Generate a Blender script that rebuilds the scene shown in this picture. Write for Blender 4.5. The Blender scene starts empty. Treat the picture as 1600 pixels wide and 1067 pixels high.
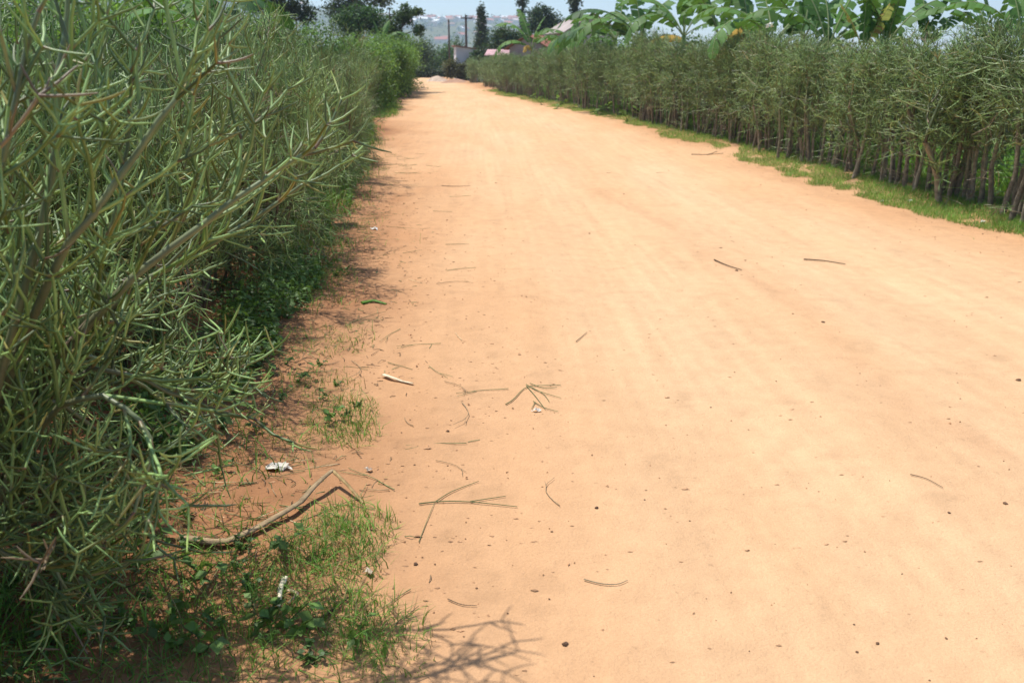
import bpy, math, random
import numpy as np
from math import radians as R
from mathutils import Vector, Euler

rng = np.random.default_rng(11)
random.seed(5)
sc = bpy.context.scene
COL = sc.collection
UP = np.array([0., 0., 1.])

# ------------------------------------------------------------------ camera maths
F, CX, CY, HOR, EYE = 1291.0, 800.0, 533.5, 95.0, 1.6
PITCH = math.atan((CY - HOR) / F)
cp, sp = math.cos(PITCH), math.sin(PITCH)

def ray(u, v):
    a, b = (u - CX) / F, (v - CY) / F
    return np.array([a, cp - b * sp, -(sp + b * cp)])

def at(u, v, Y):                       # point seen at pixel (u, v), Y metres ahead
    d = ray(u, v)
    return np.array([0, 0, EYE]) + d * (Y / d[1])

def gnd(u, v):                         # ground point seen at a pixel
    d = ray(u, v)
    return np.array([0, 0, EYE]) + d * (-EYE / d[2])

# ------------------------------------------------------------------ numeric helpers
def nrm(v):
    v = np.asarray(v, float)
    return v / (np.linalg.norm(v, axis=-1, keepdims=True) + 1e-9)

def _hash(ix, iy, seed):
    h = (ix.astype(np.int64) * 374761393 + iy.astype(np.int64) * 668265263 + seed * 974634777) & 0xFFFFFFFF
    h = ((h ^ (h >> 13)) * 1274126177) & 0xFFFFFFFF
    return ((h ^ (h >> 16)) & 0xFFFF) / 65535.0

def vnoise(x, y, seed=0):
    x = np.asarray(x, float); y = np.asarray(y, float)
    ix, iy = np.floor(x), np.floor(y)
    fx, fy = x - ix, y - iy
    fx = fx * fx * (3 - 2 * fx); fy = fy * fy * (3 - 2 * fy)
    a, b = _hash(ix, iy, seed), _hash(ix + 1, iy, seed)
    c, d = _hash(ix, iy + 1, seed), _hash(ix + 1, iy + 1, seed)
    return (a * (1 - fx) + b * fx) * (1 - fy) + (c * (1 - fx) + d * fx) * fy

def fbm(x, y, oct=4, seed=0):
    s, a, t = 0.0, 0.5, 0.0
    for i in range(oct):
        s = s + a * vnoise(np.asarray(x) * 2 ** i, np.asarray(y) * 2 ** i, seed + i * 7)
        t += a; a *= 0.5
    return s / t

def sstep(a, b, x):
    t = np.clip((np.asarray(x, float) - a) / (b - a), 0, 1)
    return t * t * (3 - 2 * t)

# ------------------------------------------------------------------ object helpers
def mesh_obj(name, V, Fc, mat, parent=None, col=None, smooth=True):
    me = bpy.data.meshes.new(name)
    V = np.asarray(V, np.float32).reshape(-1, 3)
    if isinstance(Fc, np.ndarray) and Fc.ndim == 2:
        k = Fc.shape[1]
        me.vertices.add(len(V)); me.vertices.foreach_set('co', V.ravel())
        me.loops.add(Fc.size); me.loops.foreach_set('vertex_index', Fc.astype(np.int32).ravel())
        me.polygons.add(len(Fc))
        me.polygons.foreach_set('loop_start', np.arange(0, Fc.size, k, dtype=np.int32))
        me.polygons.foreach_set('loop_total', np.full(len(Fc), k, np.int32))
        me.update(calc_edges=True)
    else:
        me.from_pydata([tuple(map(float, p)) for p in V], [], [tuple(int(i) for i in f) for f in Fc])
    me.validate()
    if col is not None:
        a = me.color_attributes.new('Col', 'FLOAT_COLOR', 'POINT')
        c = np.ones((len(V), 4), np.float32); c[:, :3] = np.asarray(col, np.float32)
        a.data.foreach_set('color', c.ravel())
    me.polygons.foreach_set('use_smooth', np.full(len(me.polygons), smooth))
    for m in (mat if isinstance(mat, (list, tuple)) else [mat]):
        me.materials.append(m)
    o = bpy.data.objects.new(name, me)
    COL.objects.link(o)
    if parent: o.parent = parent
    return o

def tag(o, label=None, cat=None, group=None, kind=None):
    if label: o['label'] = label
    if cat: o['category'] = cat
    if group: o['group'] = group
    if kind: o['kind'] = kind
    return o

def thing(name, label, cat, loc=(0, 0, 0), rz=0.0, group=None, scale=None):
    o = bpy.data.objects.new(name, None); COL.objects.link(o)
    o.location = loc; o.rotation_euler = (0, 0, rz); o.empty_display_size = .1
    if scale is not None: o.scale = scale if hasattr(scale, '__len__') else (scale,) * 3
    return tag(o, label, cat, group)

def dup(o, parent=None):
    c = o.copy(); COL.objects.link(c)
    if parent: c.parent = parent
    for ch in list(o.children): dup(ch, c)
    return c

class MB:                               # a mesh under construction
    def __init__(s): s.V = []; s.F = []; s.C = []; s.n = 0
    def add(s, V, Fc, C):
        V = np.asarray(V, float).reshape(-1, 3)
        C = np.asarray(C, float)
        if C.ndim == 1: C = np.tile(C, (len(V), 1))
        s.V.append(V); s.C.append(C); s.F.append(np.asarray(Fc, int) + s.n); s.n += len(V)
    def build(s, name, mat, parent=None, smooth=True):
        ks = {f.shape[1] for f in s.F}
        Fc = np.concatenate(s.F) if len(ks) == 1 else [tuple(r) for f in s.F for r in f]
        return mesh_obj(name, np.concatenate(s.V), Fc, mat, parent, np.concatenate(s.C), smooth)

def tubes(P, Rr, C, sides=5):
    """P (N,K,3) centre lines, Rr (N,K) radii, C (N,K,3) colours -> verts, quads, colours."""
    P = np.asarray(P, float); Rr = np.asarray(Rr, float); C = np.asarray(C, float)
    N, K, _ = P.shape
    T = nrm(np.gradient(P, axis=1))
    t0 = T.mean(axis=1)
    ref = np.where(np.abs(t0[:, 2:3]) < .8, UP, np.array([1., 0, 0]))
    A = nrm(np.cross(T, ref[:, None, :])); B = np.cross(T, A)
    th = np.linspace(0, 2 * math.pi, sides, endpoint=False)
    V = P[:, :, None] + Rr[:, :, None, None] * (A[:, :, None] * np.cos(th)[None, None, :, None] + B[:, :, None] * np.sin(th)[None, None, :, None])
    idx = np.arange(N * K * sides).reshape(N, K, sides)
    a = idx[:, :-1, :]; b = np.roll(a, -1, 2); d = idx[:, 1:, :]; c = np.roll(d, -1, 2)
    Fc = np.stack([a, b, c, d], -1).reshape(-1, 4)
    return V.reshape(-1, 3), Fc, np.repeat(C[:, :, None], sides, 2).reshape(-1, 3)

def box_vf(x0, y0, z0, x1, y1, z1):
    V = [(x0, y0, z0), (x1, y0, z0), (x1, y1, z0), (x0, y1, z0), (x0, y0, z1), (x1, y0, z1), (x1, y1, z1), (x0, y1, z1)]
    return V, [(0, 3, 2, 1), (4, 5, 6, 7), (0, 1, 5, 4), (1, 2, 6, 5), (2, 3, 7, 6), (3, 0, 4, 7)]

# ------------------------------------------------------------------ materials
def new_mat(name):
    m = bpy.data.materials.new(name); m.use_nodes = True
    nt = m.node_tree; nt.nodes.clear()
    out = nt.nodes.new('ShaderNodeOutputMaterial')
    return m, nt, out

def N(nt, t, **kw):
    n = nt.nodes.new(t)
    for k, v in kw.items():
        if k in n.inputs.keys(): n.inputs[k].default_value = v
        else: setattr(n, k, v)
    return n

def attr_mat(name, rough=.6, transl=0., nscale=30., nvar=.3, bump=0., bscale=60., spec=.3, objvar=.12):
    m, nt, out = new_mat(name); L = nt.links
    at_ = N(nt, 'ShaderNodeAttribute', attribute_name='Col')
    tc = N(nt, 'ShaderNodeTexCoord')
    nz = N(nt, 'ShaderNodeTexNoise', Scale=nscale, Detail=3.)
    L.new(tc.outputs['Object'], nz.inputs['Vector'])
    mr = N(nt, 'ShaderNodeMapRange'); mr.inputs['To Min'].default_value = 1 - nvar; mr.inputs['To Max'].default_value = 1 + nvar
    mr.inputs['From Min'].default_value = .3; mr.inputs['From Max'].default_value = .7
    L.new(nz.outputs['Fac'], mr.inputs['Value'])
    oi = N(nt, 'ShaderNodeObjectInfo')
    m2 = N(nt, 'ShaderNodeMapRange'); m2.inputs['To Min'].default_value = 1 - objvar; m2.inputs['To Max'].default_value = 1 + objvar
    L.new(oi.outputs['Random'], m2.inputs['Value'])
    mm = N(nt, 'ShaderNodeMath', operation='MULTIPLY'); L.new(mr.outputs[0], mm.inputs[0]); L.new(m2.outputs[0], mm.inputs[1])
    vm = N(nt, 'ShaderNodeVectorMath', operation='SCALE')
    L.new(at_.outputs['Color'], vm.inputs[0]); L.new(mm.outputs[0], vm.inputs['Scale'])
    p = N(nt, 'ShaderNodeBsdfPrincipled', Roughness=rough)
    p.inputs['Specular IOR Level'].default_value = spec
    L.new(vm.outputs[0], p.inputs['Base Color'])
    if bump:
        n2 = N(nt, 'ShaderNodeTexNoise', Scale=bscale, Detail=4.)
        L.new(tc.outputs['Object'], n2.inputs['Vector'])
        b = N(nt, 'ShaderNodeBump', Strength=bump, Distance=.01); L.new(n2.outputs['Fac'], b.inputs['Height'])
        L.new(b.outputs[0], p.inputs['Normal'])
    if transl:
        t = N(nt, 'ShaderNodeBsdfTranslucent'); 
        v2 = N(nt, 'ShaderNodeVectorMath', operation='MULTIPLY'); v2.inputs[1].default_value = (1.3, 1.2, .75)
        L.new(vm.outputs[0], v2.inputs[0]); L.new(v2.outputs[0], t.inputs['Color'])
        mx = N(nt, 'ShaderNodeMixShader'); mx.inputs[0].default_value = transl
        L.new(p.outputs[0], mx.inputs[1]); L.new(t.outputs[0], mx.inputs[2]); L.new(mx.outputs[0], out.inputs[0])
    else:
        L.new(p.outputs[0], out.inputs[0])
    return m

M_PENCIL = attr_mat('pencil_twig', .45, 0, 14, .25, spec=.5, objvar=.22)
M_BARK = attr_mat('bark', .9, 0, 25, .35, .6, 40, spec=.15)
M_LEAF = attr_mat('leaf', .5, .4, 2.0, .25, spec=.4)
M_BANANA = attr_mat('banana_leaf', .55, .30, 5, .15, spec=.22)
M_GRASS = attr_mat('grass_blade', .6, .3, 3.0, .25, spec=.25)
M_DRY = attr_mat('dry_plant', .85, .1, 40, .25, .3, 80, spec=.15)
M_PAPER = attr_mat('paper', .8, .15, 60, .12, .2, 50)
M_STONE = attr_mat('clod', .95, 0, 60, .25, .8, 90, spec=.1)
M_WALL = attr_mat('plaster', .9, 0, 1.6, .14, .2, 20, spec=.1, objvar=0.)
M_ROOF = attr_mat('roof_sheet', .55, 0, 1.2, .2, spec=.3, objvar=0.)

def dirt_mat(name, var=1.0):
    m, nt, out = new_mat(name); L = nt.links
    a = N(nt, 'ShaderNodeAttribute', attribute_name='Col')
    g = N(nt, 'ShaderNodeNewGeometry')
    def noise(scale, det, rough=.55, sc3=None):
        n = N(nt, 'ShaderNodeTexNoise', Scale=scale, Detail=det, Roughness=rough)
        if sc3:
            mp = N(nt, 'ShaderNodeMapping'); mp.inputs['Scale'].default_value = sc3
            L.new(g.outputs['Position'], mp.inputs['Vector']); L.new(mp.outputs[0], n.inputs['Vector'])
        else: L.new(g.outputs['Position'], n.inputs['Vector'])
        return n
    def ramp(src, lo, hi, a0, a1):
        r = N(nt, 'ShaderNodeMapRange'); r.inputs['From Min'].default_value = lo; r.inputs['From Max'].default_value = hi
        r.inputs['To Min'].default_value = a0; r.inputs['To Max'].default_value = a1
        L.new(src.outputs['Fac'], r.inputs['Value']); return r
    n1 = ramp(noise(1.6, 5., .55, (1, .3, 1)), .3, .7, .94, 1.05)
    n2 = ramp(noise(9, 6., .65), .3, .7, .93, 1.07)
    n3 = ramp(noise(120, 3., .7), .3, .7, .93, 1.06)
    n4 = ramp(noise(38, 2., .5), .66, .78, 1.0, .82)         # scattered darker crumbs
    m1 = N(nt, 'ShaderNodeMath', operation='MULTIPLY'); L.new(n1.outputs[0], m1.inputs[0]); L.new(n2.outputs[0], m1.inputs[1])
    m2 = N(nt, 'ShaderNodeMath', operation='MULTIPLY'); L.new(m1.outputs[0], m2.inputs[0]); L.new(n3.outputs[0], m2.inputs[1])
    m3 = N(nt, 'ShaderNodeMath', operation='MULTIPLY'); L.new(m2.outputs[0], m3.inputs[0]); L.new(n4.outputs[0], m3.inputs[1])
    vs = N(nt, 'ShaderNodeVectorMath', operation='SCALE'); L.new(a.outputs['Color'], vs.inputs[0]); L.new(m3.outputs[0], vs.inputs['Scale'])
    # warm/pale hue drift
    hue = ramp(noise(1.2, 4., .55, (1, .25, 1)), .35, .65, 0, 1)
    mx = N(nt, 'ShaderNodeMix', data_type='RGBA', blend_type='MULTIPLY')
    L.new(hue.outputs[0], mx.inputs['Factor']); L.new(vs.outputs[0], mx.inputs['A']); mx.inputs['B'].default_value = (1.0, .965, .93, 1)
    p = N(nt, 'ShaderNodeBsdfPrincipled', Roughness=.95); p.inputs['Specular IOR Level'].default_value = .08
    L.new(mx.outputs['Result'], p.inputs['Base Color'])
    h1 = noise(22, 6., .7); h2 = noise(140, 3., .6)
    ad = N(nt, 'ShaderNodeMath', operation='MULTIPLY_ADD'); L.new(h2.outputs['Fac'], ad.inputs[0]); ad.inputs[1].default_value = .35; L.new(h1.outputs['Fac'], ad.inputs[2])
    b = N(nt, 'ShaderNodeBump', Strength=.6, Distance=.02); L.new(ad.outputs[0], b.inputs['Height']); L.new(b.outputs[0], p.inputs['Normal'])
    L.new(p.outputs[0], out.inputs[0])
    return m
M_ROAD = dirt_mat('road_dirt')
M_SOIL = dirt_mat('soil')

# ------------------------------------------------------------------ layout curves
YL = [-6, 0, 1.8, 3.6, 5.4, 10.7, 23.7, 40, 65, 80, 110]
XLv = [-1.1, -1.2, -1.3, -1.43, -1.5, -2.15, -3.9, -5.4, -8.3, -11.5, -24]
YR = [-6, 5, 8.5, 16.5, 23.7, 32, 41.3, 58, 66, 80, 110]
XRv = [6.6, 5.7, 5.3, 4.45, 3.56, 2.05, 0.1, -1.9, -3.4, -6.0, -15]
xl = lambda y: np.interp(y, YL, XLv)
xr = lambda y: np.interp(y, YR, XRv)

def ridge(az):
    return np.interp(az, [-1.2, -.5, -.35, -.3, -.235, -.17, -.12, 0, .06, .16, 1.2], [135, 135, 128, 118, 94, 80, 76, 74, 66, 8, 5])

def H(x, y):
    x = np.asarray(x, float); y = np.asarray(y, float)
    r = np.hypot(x, y); az = np.arctan2(x, y)
    z = -24 * sstep(95, 480, r) + (ridge(az) + 24) * sstep(650, 1700, r) * (1 + .0 * r)
    z = z + sstep(500, 1200, r) * (fbm(x / 260, y / 260, 4, 3) - .5) * 16
    z = z - 60 * sstep(1750, 2400, r)
    return z + (fbm(x / 3., y / 3., 3, 9) - .5) * .06 * (1 - sstep(60, 120, r)) - .03

# ------------------------------------------------------------------ ground + road
def build_ground():
    rs = np.concatenate([np.linspace(.0, 12, 25), np.geomspace(12.6, 2300, 110)])
    az = np.radians(np.concatenate([np.linspace(-180, -45, 28)[:-1], np.linspace(-45, 45, 181), np.linspace(45, 180, 28)[1:]]))
    Rg, A = np.meshgrid(rs, az, indexing='ij')
    X, Y = Rg * np.sin(A), Rg * np.cos(A)
    Z = H(X, Y)
    V = np.stack([X, Y, Z], -1).reshape(-1, 3)
    n, k = Rg.shape
    i = np.arange(n * k).reshape(n, k)
    Fc = np.stack([i[:-1, :-1], i[:-1, 1:], i[1:, 1:], i[1:, :-1]], -1).reshape(-1, 4)
    t = fbm(X / 1.7, Y / 1.7, 4, 31)[..., None]
    near = np.array([.10, .13, .05]) * (1 - t) + np.array([.24, .15, .08]) * t
    f2 = fbm(X / 90, Y / 90, 5, 77)[..., None]
    far = np.array([.06, .10, .045]) * (1 - f2) + np.array([.17, .15, .075]) * f2
    w = sstep(120, 500, Rg)[..., None]
    C = near * (1 - w) + far * w
    return tag(mesh_obj('ground', V, Fc, M_SOIL, None, C.reshape(-1, 3)), kind='structure')
build_ground()

def road_z(x, y):
    """Relief of the dirt road: shallow wheel ruts, bumps, rougher along the left edge."""
    l, r_ = xl(y), xr(y)
    t = (x - l) / (r_ - l)
    z = (fbm(x / 1.6, y / 2.6, 4, 5) - .5) * .055
    z = z + (fbm(x / .22, y / .22, 3, 15) - .5) * .010
    for c, w in ((.36, .075), (.62, .08)):
        tt = c + (vnoise(y / 5., y * 0, 8) - .5) * .08
        z = z - .022 * np.exp(-((t - tt) / w) ** 2)
    left = 1 - sstep(.02, .22, t)
    z = z + left * (fbm(x / .16, y / .16, 3, 25) - .5) * .045 + .05 * (1 - sstep(-.12, .12, t))
    z = z + .06 * sstep(.88, 1.02, t) 
    return z + .035

GUL = [gnd(*p) for p in ((930, 300), (1040, 355), (1110, 410), (1170, 440), (1260, 500), (1340, 580), (1400, 640), (1560, 720))]
def build_road():
    ys = np.concatenate([np.arange(-4, 1.2, .25), np.arange(1.2, 7.5, .028), np.geomspace(7.5, 105, 170)])
    ts = np.concatenate([np.linspace(-.45, -.06, 14)[:-1], np.linspace(-.06, .4, 110), np.linspace(.4, 1.15, 95)[1:]])
    Yg, T = np.meshgrid(ys, ts, indexing='ij')
    X = xl(Yg) + (xr(Yg) - xl(Yg)) * T
    Z = road_z(X, Yg) + H(X, Yg) * sstep(85, 100, Yg)
    edge = sstep(-.45, -.38, T) * (1 - sstep(1.07, 1.15, T))
    Z = Z * edge - .12 * (1 - edge)
    V = np.stack([X, Yg, Z], -1).reshape(-1, 3)
    n, k = X.shape; i = np.arange(n * k).reshape(n, k)
    Fc = np.stack([i[:-1, :-1], i[:-1, 1:], i[1:, 1:], i[1:, :-1]], -1).reshape(-1, 4)
    pale = np.array([.63, .415, .238]); warm = np.array([.585, .352, .190]); red = np.array([.40, .205, .10])
    tt = T + (fbm(X / .9, Yg / 2.2, 3, 41) - .5) * .22
    trk = np.clip(np.exp(-((tt - .36) / .11) ** 2) * .8 + np.exp(-((tt - .63) / .13) ** 2) * .9 + .35 * np.exp(-((tt - .5) / .3) ** 2), 0, 1)
    trk = np.clip(trk * (.55 + .9 * (fbm(X / .7, Yg / 3.0, 4, 51) - .2)), 0, 1)[..., None]
    C = warm * (1 - trk) + pale * trk
    st = fbm(X / .045 + Yg * .9, Yg / 1.6, 3, 101); C = C * (1 + (st[..., None] - .5) * .18 * (.35 + trk))
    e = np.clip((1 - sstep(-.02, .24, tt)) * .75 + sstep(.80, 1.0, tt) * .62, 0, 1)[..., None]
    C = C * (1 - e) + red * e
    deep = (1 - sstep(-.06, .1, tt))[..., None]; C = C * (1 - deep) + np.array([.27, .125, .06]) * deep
    gul = np.full(X.shape, 9.)
    for a, b in zip(GUL[:-1], GUL[1:]):
        dx, dy = b[0] - a[0], b[1] - a[1]; q = np.clip(((X - a[0]) * dx + (Yg - a[1]) * dy) / (dx * dx + dy * dy), 0, 1)
        gul = np.minimum(gul, np.hypot(X - a[0] - q * dx, Yg - a[1] - q * dy))
    gl_ = (np.exp(-(gul / .10) ** 2) * (.1 + 1.1 * fbm(X / .12, Yg / .2, 3, 111)))[..., None] * .34
    C = C * (1 - gl_) + np.array([.44, .24, .13]) * gl_
    sp_ = sstep(.62, .75, fbm(X / .12, Yg / .12, 3, 61))[..., None] * (.25 + .5 * e)
    C = C * (1 - .25 * sp_)
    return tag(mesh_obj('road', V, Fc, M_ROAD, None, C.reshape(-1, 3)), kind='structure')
build_road()

def gp(u, v, lift=0.):
    p = gnd(u, v); p[2] = road_z(p[0], p[1]) + lift
    return p

# ------------------------------------------------------------------ pencil-bush growth
def perp_rot(d, ang, az):
    ref = UP if abs(d[2]) < .9 else np.array([1., 0, 0])
    a = nrm(np.cross(d, ref)); b = np.cross(d, a)
    return nrm(d * math.cos(ang) + (a * math.cos(az) + b * math.sin(az)) * math.sin(ang))

K = 5
class Shrub:
    def __init__(s, seed): s.g = np.random.default_rng(seed); s.br = []       # (pts, r0, r1, lvl, dry)
    def branch(s, p, d, L, r, lvl, maxl, trop, lens, rads, bound, lat=1.0, dry=False):
        g = s.g; pts = [np.array(p, float)]; d = nrm(d)
        for i in range(K - 1):
            d = nrm(d + UP * trop * (.34 if lvl < maxl else .22) + g.normal(0, .08, 3))
            pts.append(pts[-1] + d * L / (K - 1))
        s.br.append((np.array(pts), r, r * (.82 if lvl < maxl else .8), lvl, dry))
        e = pts[-1]
        if lvl >= maxl or not bound(e): return
        n = g.choice([2, 3, 4], p=[.3, .45, .25]); az = g.uniform(0, 6.28)
        for i in range(n):
            ang = g.uniform(.38, 1.0) if lvl < maxl - 1 else g.uniform(.5, 1.3); nl = lvl + 1
            if lvl + 2 <= maxl and g.random() < .15: nl = lvl + 2
            dr = dry or g.random() < .015
            s.branch(e, perp_rot(d, ang, az + i * 6.28 / n + g.normal(0, .3)), lens[nl] * g.uniform(.6, 1.25), rads[nl] * g.uniform(.85, 1.15), nl, maxl, trop, lens, rads, bound, lat, dr)
        for i in range(int(g.poisson(lat))):
            j = g.integers(1, K - 1); nl = min(maxl, lvl + g.integers(1, 3))
            s.branch(pts[j], perp_rot(d, g.uniform(.5, 1.0), g.uniform(0, 6.28)), lens[nl] * g.uniform(.5, 1.2), rads[nl] * g.uniform(.8, 1.1), nl, maxl, trop, lens, rads, bound, lat, dry)

def pencil_colors(b, g, maxl, bark=(.17, .125, .085)):
    pts, r0, r1, lvl, dry = b
    bark = np.array(bark) * g.uniform(.75, 1.3)
    green = np.array([.160, .252, .078]) * g.uniform(.3, 1.6) + np.array([.04, .02, -.02]) * max(0, g.normal(0, .5))
    if g.random() < .05: green = np.array([.30, .27, .07]) * g.uniform(.7, 1.1)
    if lvl == maxl: green = green * 1.1 + np.array([.010, .018, .006])
    if dry: green = np.array([.26, .20, .12]) * g.uniform(.6, 1.1)
    t = [0, .25, .5, .75, 1][:K]
    w0 = {0: (0, .25), 1: (.3, .85)}.get(lvl, (.9, 1.0))
    C = []
    for x in np.linspace(0, 1, K):
        w = w0[0] + (w0[1] - w0[0]) * x
        c = bark * (1 - w) + green * w
        if lvl >= 1 and x == 0 and g.random() < .25: c = np.array([.17, .085, .055])      # reddish joints
        C.append(c)
    return np.array(C)

def shrub_meshes(s, maxl, sides=5, split=1, bark=(.17, .125, .085)):
    """-> list of stem (V,F,C) for the level-0 stems (with their level <= split limbs), and one crown."""
    g = s.g
    stems = []; P, Rr, C = [], [], []
    for b in s.br:
        pts, r0, r1, lvl, dry = b
        c = pencil_colors(b, g, maxl, bark)
        rr = np.linspace(r0, r1, K)
        if lvl == 0:
            rr = rr * (1 + .25 * np.array([1.2, .2, 0, 0, 0]))
            stems.append(tubes([pts], [rr], [c], 8))
        else:
            if lvl == maxl:
                rr[-1] *= .45
            P.append(pts); Rr.append(rr); C.append(c)
    return stems, tubes(P, Rr, C, sides)

def make_pencil(name, label, cat, group, stems, crown):
    t = thing(name, label, cat, group=group)
    for V, Fc, C in stems: mesh_obj('stem', V, Fc, M_BARK, t, C)
    V, Fc, C = crown
    mesh_obj('crown', V, Fc, M_PENCIL, t, C)
    return t

# --- left, near: bushy to the ground
LENS = {0: .55, 1: .33, 2: .25, 3: .185, 4: .135}
RADS = {0: .017, 1: .0098, 2: .0066, 3: .0049, 4: .0037}
def bushy(seed, nst=6, top=2.05, rad=.75, lat=1.1, maxl=4, sides=5, fat=1.0, droop=6, ln=1.0):
    s = Shrub(seed); g = s.g
    rads = {k: v * fat for k, v in RADS.items()}
    LENS = {k: v * ln for k, v in globals()['LENS'].items()}
    bound = lambda p: p[2] < top and math.hypot(p[0], p[1]) < rad and p[2] > .05
    for i in range(nst):
        az = i * 6.28 / nst + g.normal(0, .3); lean = g.uniform(.12, .6)
        d = np.array([math.cos(az) * math.sin(lean), math.sin(az) * math.sin(lean), math.cos(lean)])
        p = np.array([math.cos(az), math.sin(az), 0]) * g.uniform(.03, .2)
        L0 = g.uniform(.5, .95)
        s.branch(p, d, L0, rads[0] * g.uniform(.8, 1.3), 0, maxl, .35, LENS, rads, bound, lat)
        # a second storey on the stem, carried up
        e = s.br[-1][0][-1] if False else p + d * L0
        s.branch(e, nrm(d + UP * .8), .55, rads[1] * 1.25, 1, maxl, .5, LENS, rads, bound, lat + .5)
    for i in range(droop):                       # low limbs hanging outward
        az = g.uniform(0, 6.28); h = g.uniform(.35, .95)
        d = np.array([math.cos(az), math.sin(az), g.uniform(-.3, .35)])
        s.branch(np.array([math.cos(az) * .12, math.sin(az) * .12, h]), d, .38, rads[1], 1, maxl, -.25, LENS, rads, bound, lat)
    return shrub_meshes(s, maxl, sides)

protoL = []
for k in range(3): protoL.append(bushy(100 + k, nst=8, top=1.9 + .1 * k, lat=2.3, fat=.62, ln=.68, droop=16))
for k in range(4): protoL.append(bushy(120 + k, nst=8, top=1.88 + .08 * k, lat=1.8, fat=.62, ln=.80, sides=4, droop=12))
print('near shrub verts', [len(c[0]) for s_, c in protoL])

def place(o, x, y, rz, s, z=None, tilt=(0, 0)):
    o.location = (x, y, float(H(x, y)) if z is None else z)
    o.rotation_euler = (Euler((tilt[0], tilt[1], 0)).to_matrix() @ Euler((0, 0, rz)).to_matrix()).to_euler()
    o.scale = s if hasattr(s, '__len__') else (s, s, s)
    return o

L_near = 'grey-green pencil bush with tangled twigs, in the near stretch of the left hedge'
L_mid = 'bushy pencil bush in the middle stretch of the left hedge, overhanging the road'
L_back = 'pencil bush in the back row of the left hedge, away from the road'
gl = np.random.default_rng(3)
firsts = [None] * 7
def left_shrub(k, x, y, rz, s, label, group, tilt=(0, 0), _=0):
    if firsts[k] is None:
        firsts[k] = make_pencil('pencil_bush', label, 'bush', group, *protoL[k]); o = firsts[k]
    else:
        o = dup(firsts[k])
    tag(o, label, 'bush', group)
    return place(o, x, y, rz, s, z=.03, tilt=tilt)
i = 0
y = .55
while y < 25.5:
    lab, grp = (L_near, 'pencil bushes in the near left hedge') if y < 7 else (L_mid, 'pencil bushes in the middle of the left hedge')
    left_shrub(i % 3 if y < 3.3 else 3 + i % 4, xl(y) - (.66 + .1 * (1 - sstep(3, 8, y))) + gl.normal(0, .07 if y < 3.5 else .16), y, gl.uniform(0, 6.28), gl.uniform(.88, 1.08) * np.array([1, 1, gl.uniform(.92, 1.1) * (1.06 if 4 < y < 13 else 1)]), lab, grp, (gl.normal(0, .05), gl.normal(.05 + .13 * (1 - sstep(4, 8, y)), .04)), False)
    i += 1; y += .42 if y < 5 else .5 if y < 8 else .72
y = -.2
while y < 27:
    left_shrub((i * 5 + 2) % 3 if y < 3.3 else 3 + (i * 3) % 4, xl(y) - 1.8 + gl.normal(0, .1), y, gl.uniform(0, 6.28), gl.uniform(.95, 1.12), L_back, 'pencil bushes in the back row of the left hedge')
    i += 1; y += .75

# the bush whose long limbs reach out over the road, and the one arching over beside the camera
def reaching(name, label, base, limbs, seed, seg=3):
    s = Shrub(seed); g = s.g
    t = thing(name, label, 'bush', base)
    b0 = np.array(base)
    nob = lambda p: p[2] > -.5
    for pts, r0 in limbs:
        pts = [np.array(p) - b0 for p in pts]
        # resample to a smooth limb
        P = []
        for q in np.linspace(0, len(pts) - 1, 13):
            a = min(int(q), len(pts) - 2); f = q - a
            P.append(pts[a] * (1 - f) + pts[a + 1] * f)
        P = np.array(P)
        for _ in range(2): P[1:-1] = (P[:-2] + 2 * P[1:-1] + P[2:]) / 4
        P[1:-1] += g.normal(0, .004, P[1:-1].shape)
        rr = np.linspace(r0, .0042, 13)
        w = np.linspace(-.35, 1.6, 13).clip(0, 1)[:, None]
        c = np.array([.13, .115, .065]) * (1 - w) + np.array([.17, .215, .10]) * w
        V, Fc, C = tubes([P], [rr], [c], 8)
        mesh_obj('limb', V, Fc, M_PENCIL, t, C)
        for j in range(3, 13):
            d = nrm(P[min(j + 1, 12)] - P[j - 1])
            for q in range(g.integers(1, 3)):
                lv = 3 if j > 8 else 2
                dd = perp_rot(nrm(d + UP * .25), g.uniform(.25, .75), g.uniform(0, 6.28))
                s.branch(P[j], dd, {2: .20, 3: .15}[lv] * g.uniform(.6, 1.15), {2: .0048, 3: .0040}[lv], lv, 4, .35, {a: b * .66 for a, b in LENS.items()}, {a: b * .78 for a, b in RADS.items()}, nob, 1.1)
    st, (V, Fc, C) = shrub_meshes(s, 4, 6)
    mesh_obj('crown', V, Fc, M_PENCIL, t, C)
    return t
b1 = np.array([-1.75, 2.1, .03])
reaching('pencil_bush', 'pencil bush with long pale limbs reaching furthest out over the road', b1, [
    ([b1, at(60, 560, 1.87), at(200, 440, 1.90), at(330, 340, 1.99), at(440, 262, 2.07), at(492, 232, 2.10)], .013),
    ([b1, at(120, 520, 2.07), at(240, 430, 2.15), at(350, 372, 2.18), at(470, 290, 2.22)], .011),
    ([b1, at(40, 480, 1.75), at(150, 330, 1.75), at(260, 180, 1.82), at(300, 110, 1.87)], .012),
    ([b1, at(60, 640, 1.82), at(160, 610, 1.79), at(250, 680, 1.75), at(210, 800, 1.67)], .010),
    ([b1, at(100, 560, 1.99), at(230, 590, 2.07), at(340, 640, 2.15), at(330, 665, 2.16)], .009),
], 501)
b2 = np.array([-1.45, 1.75, .03])
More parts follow.
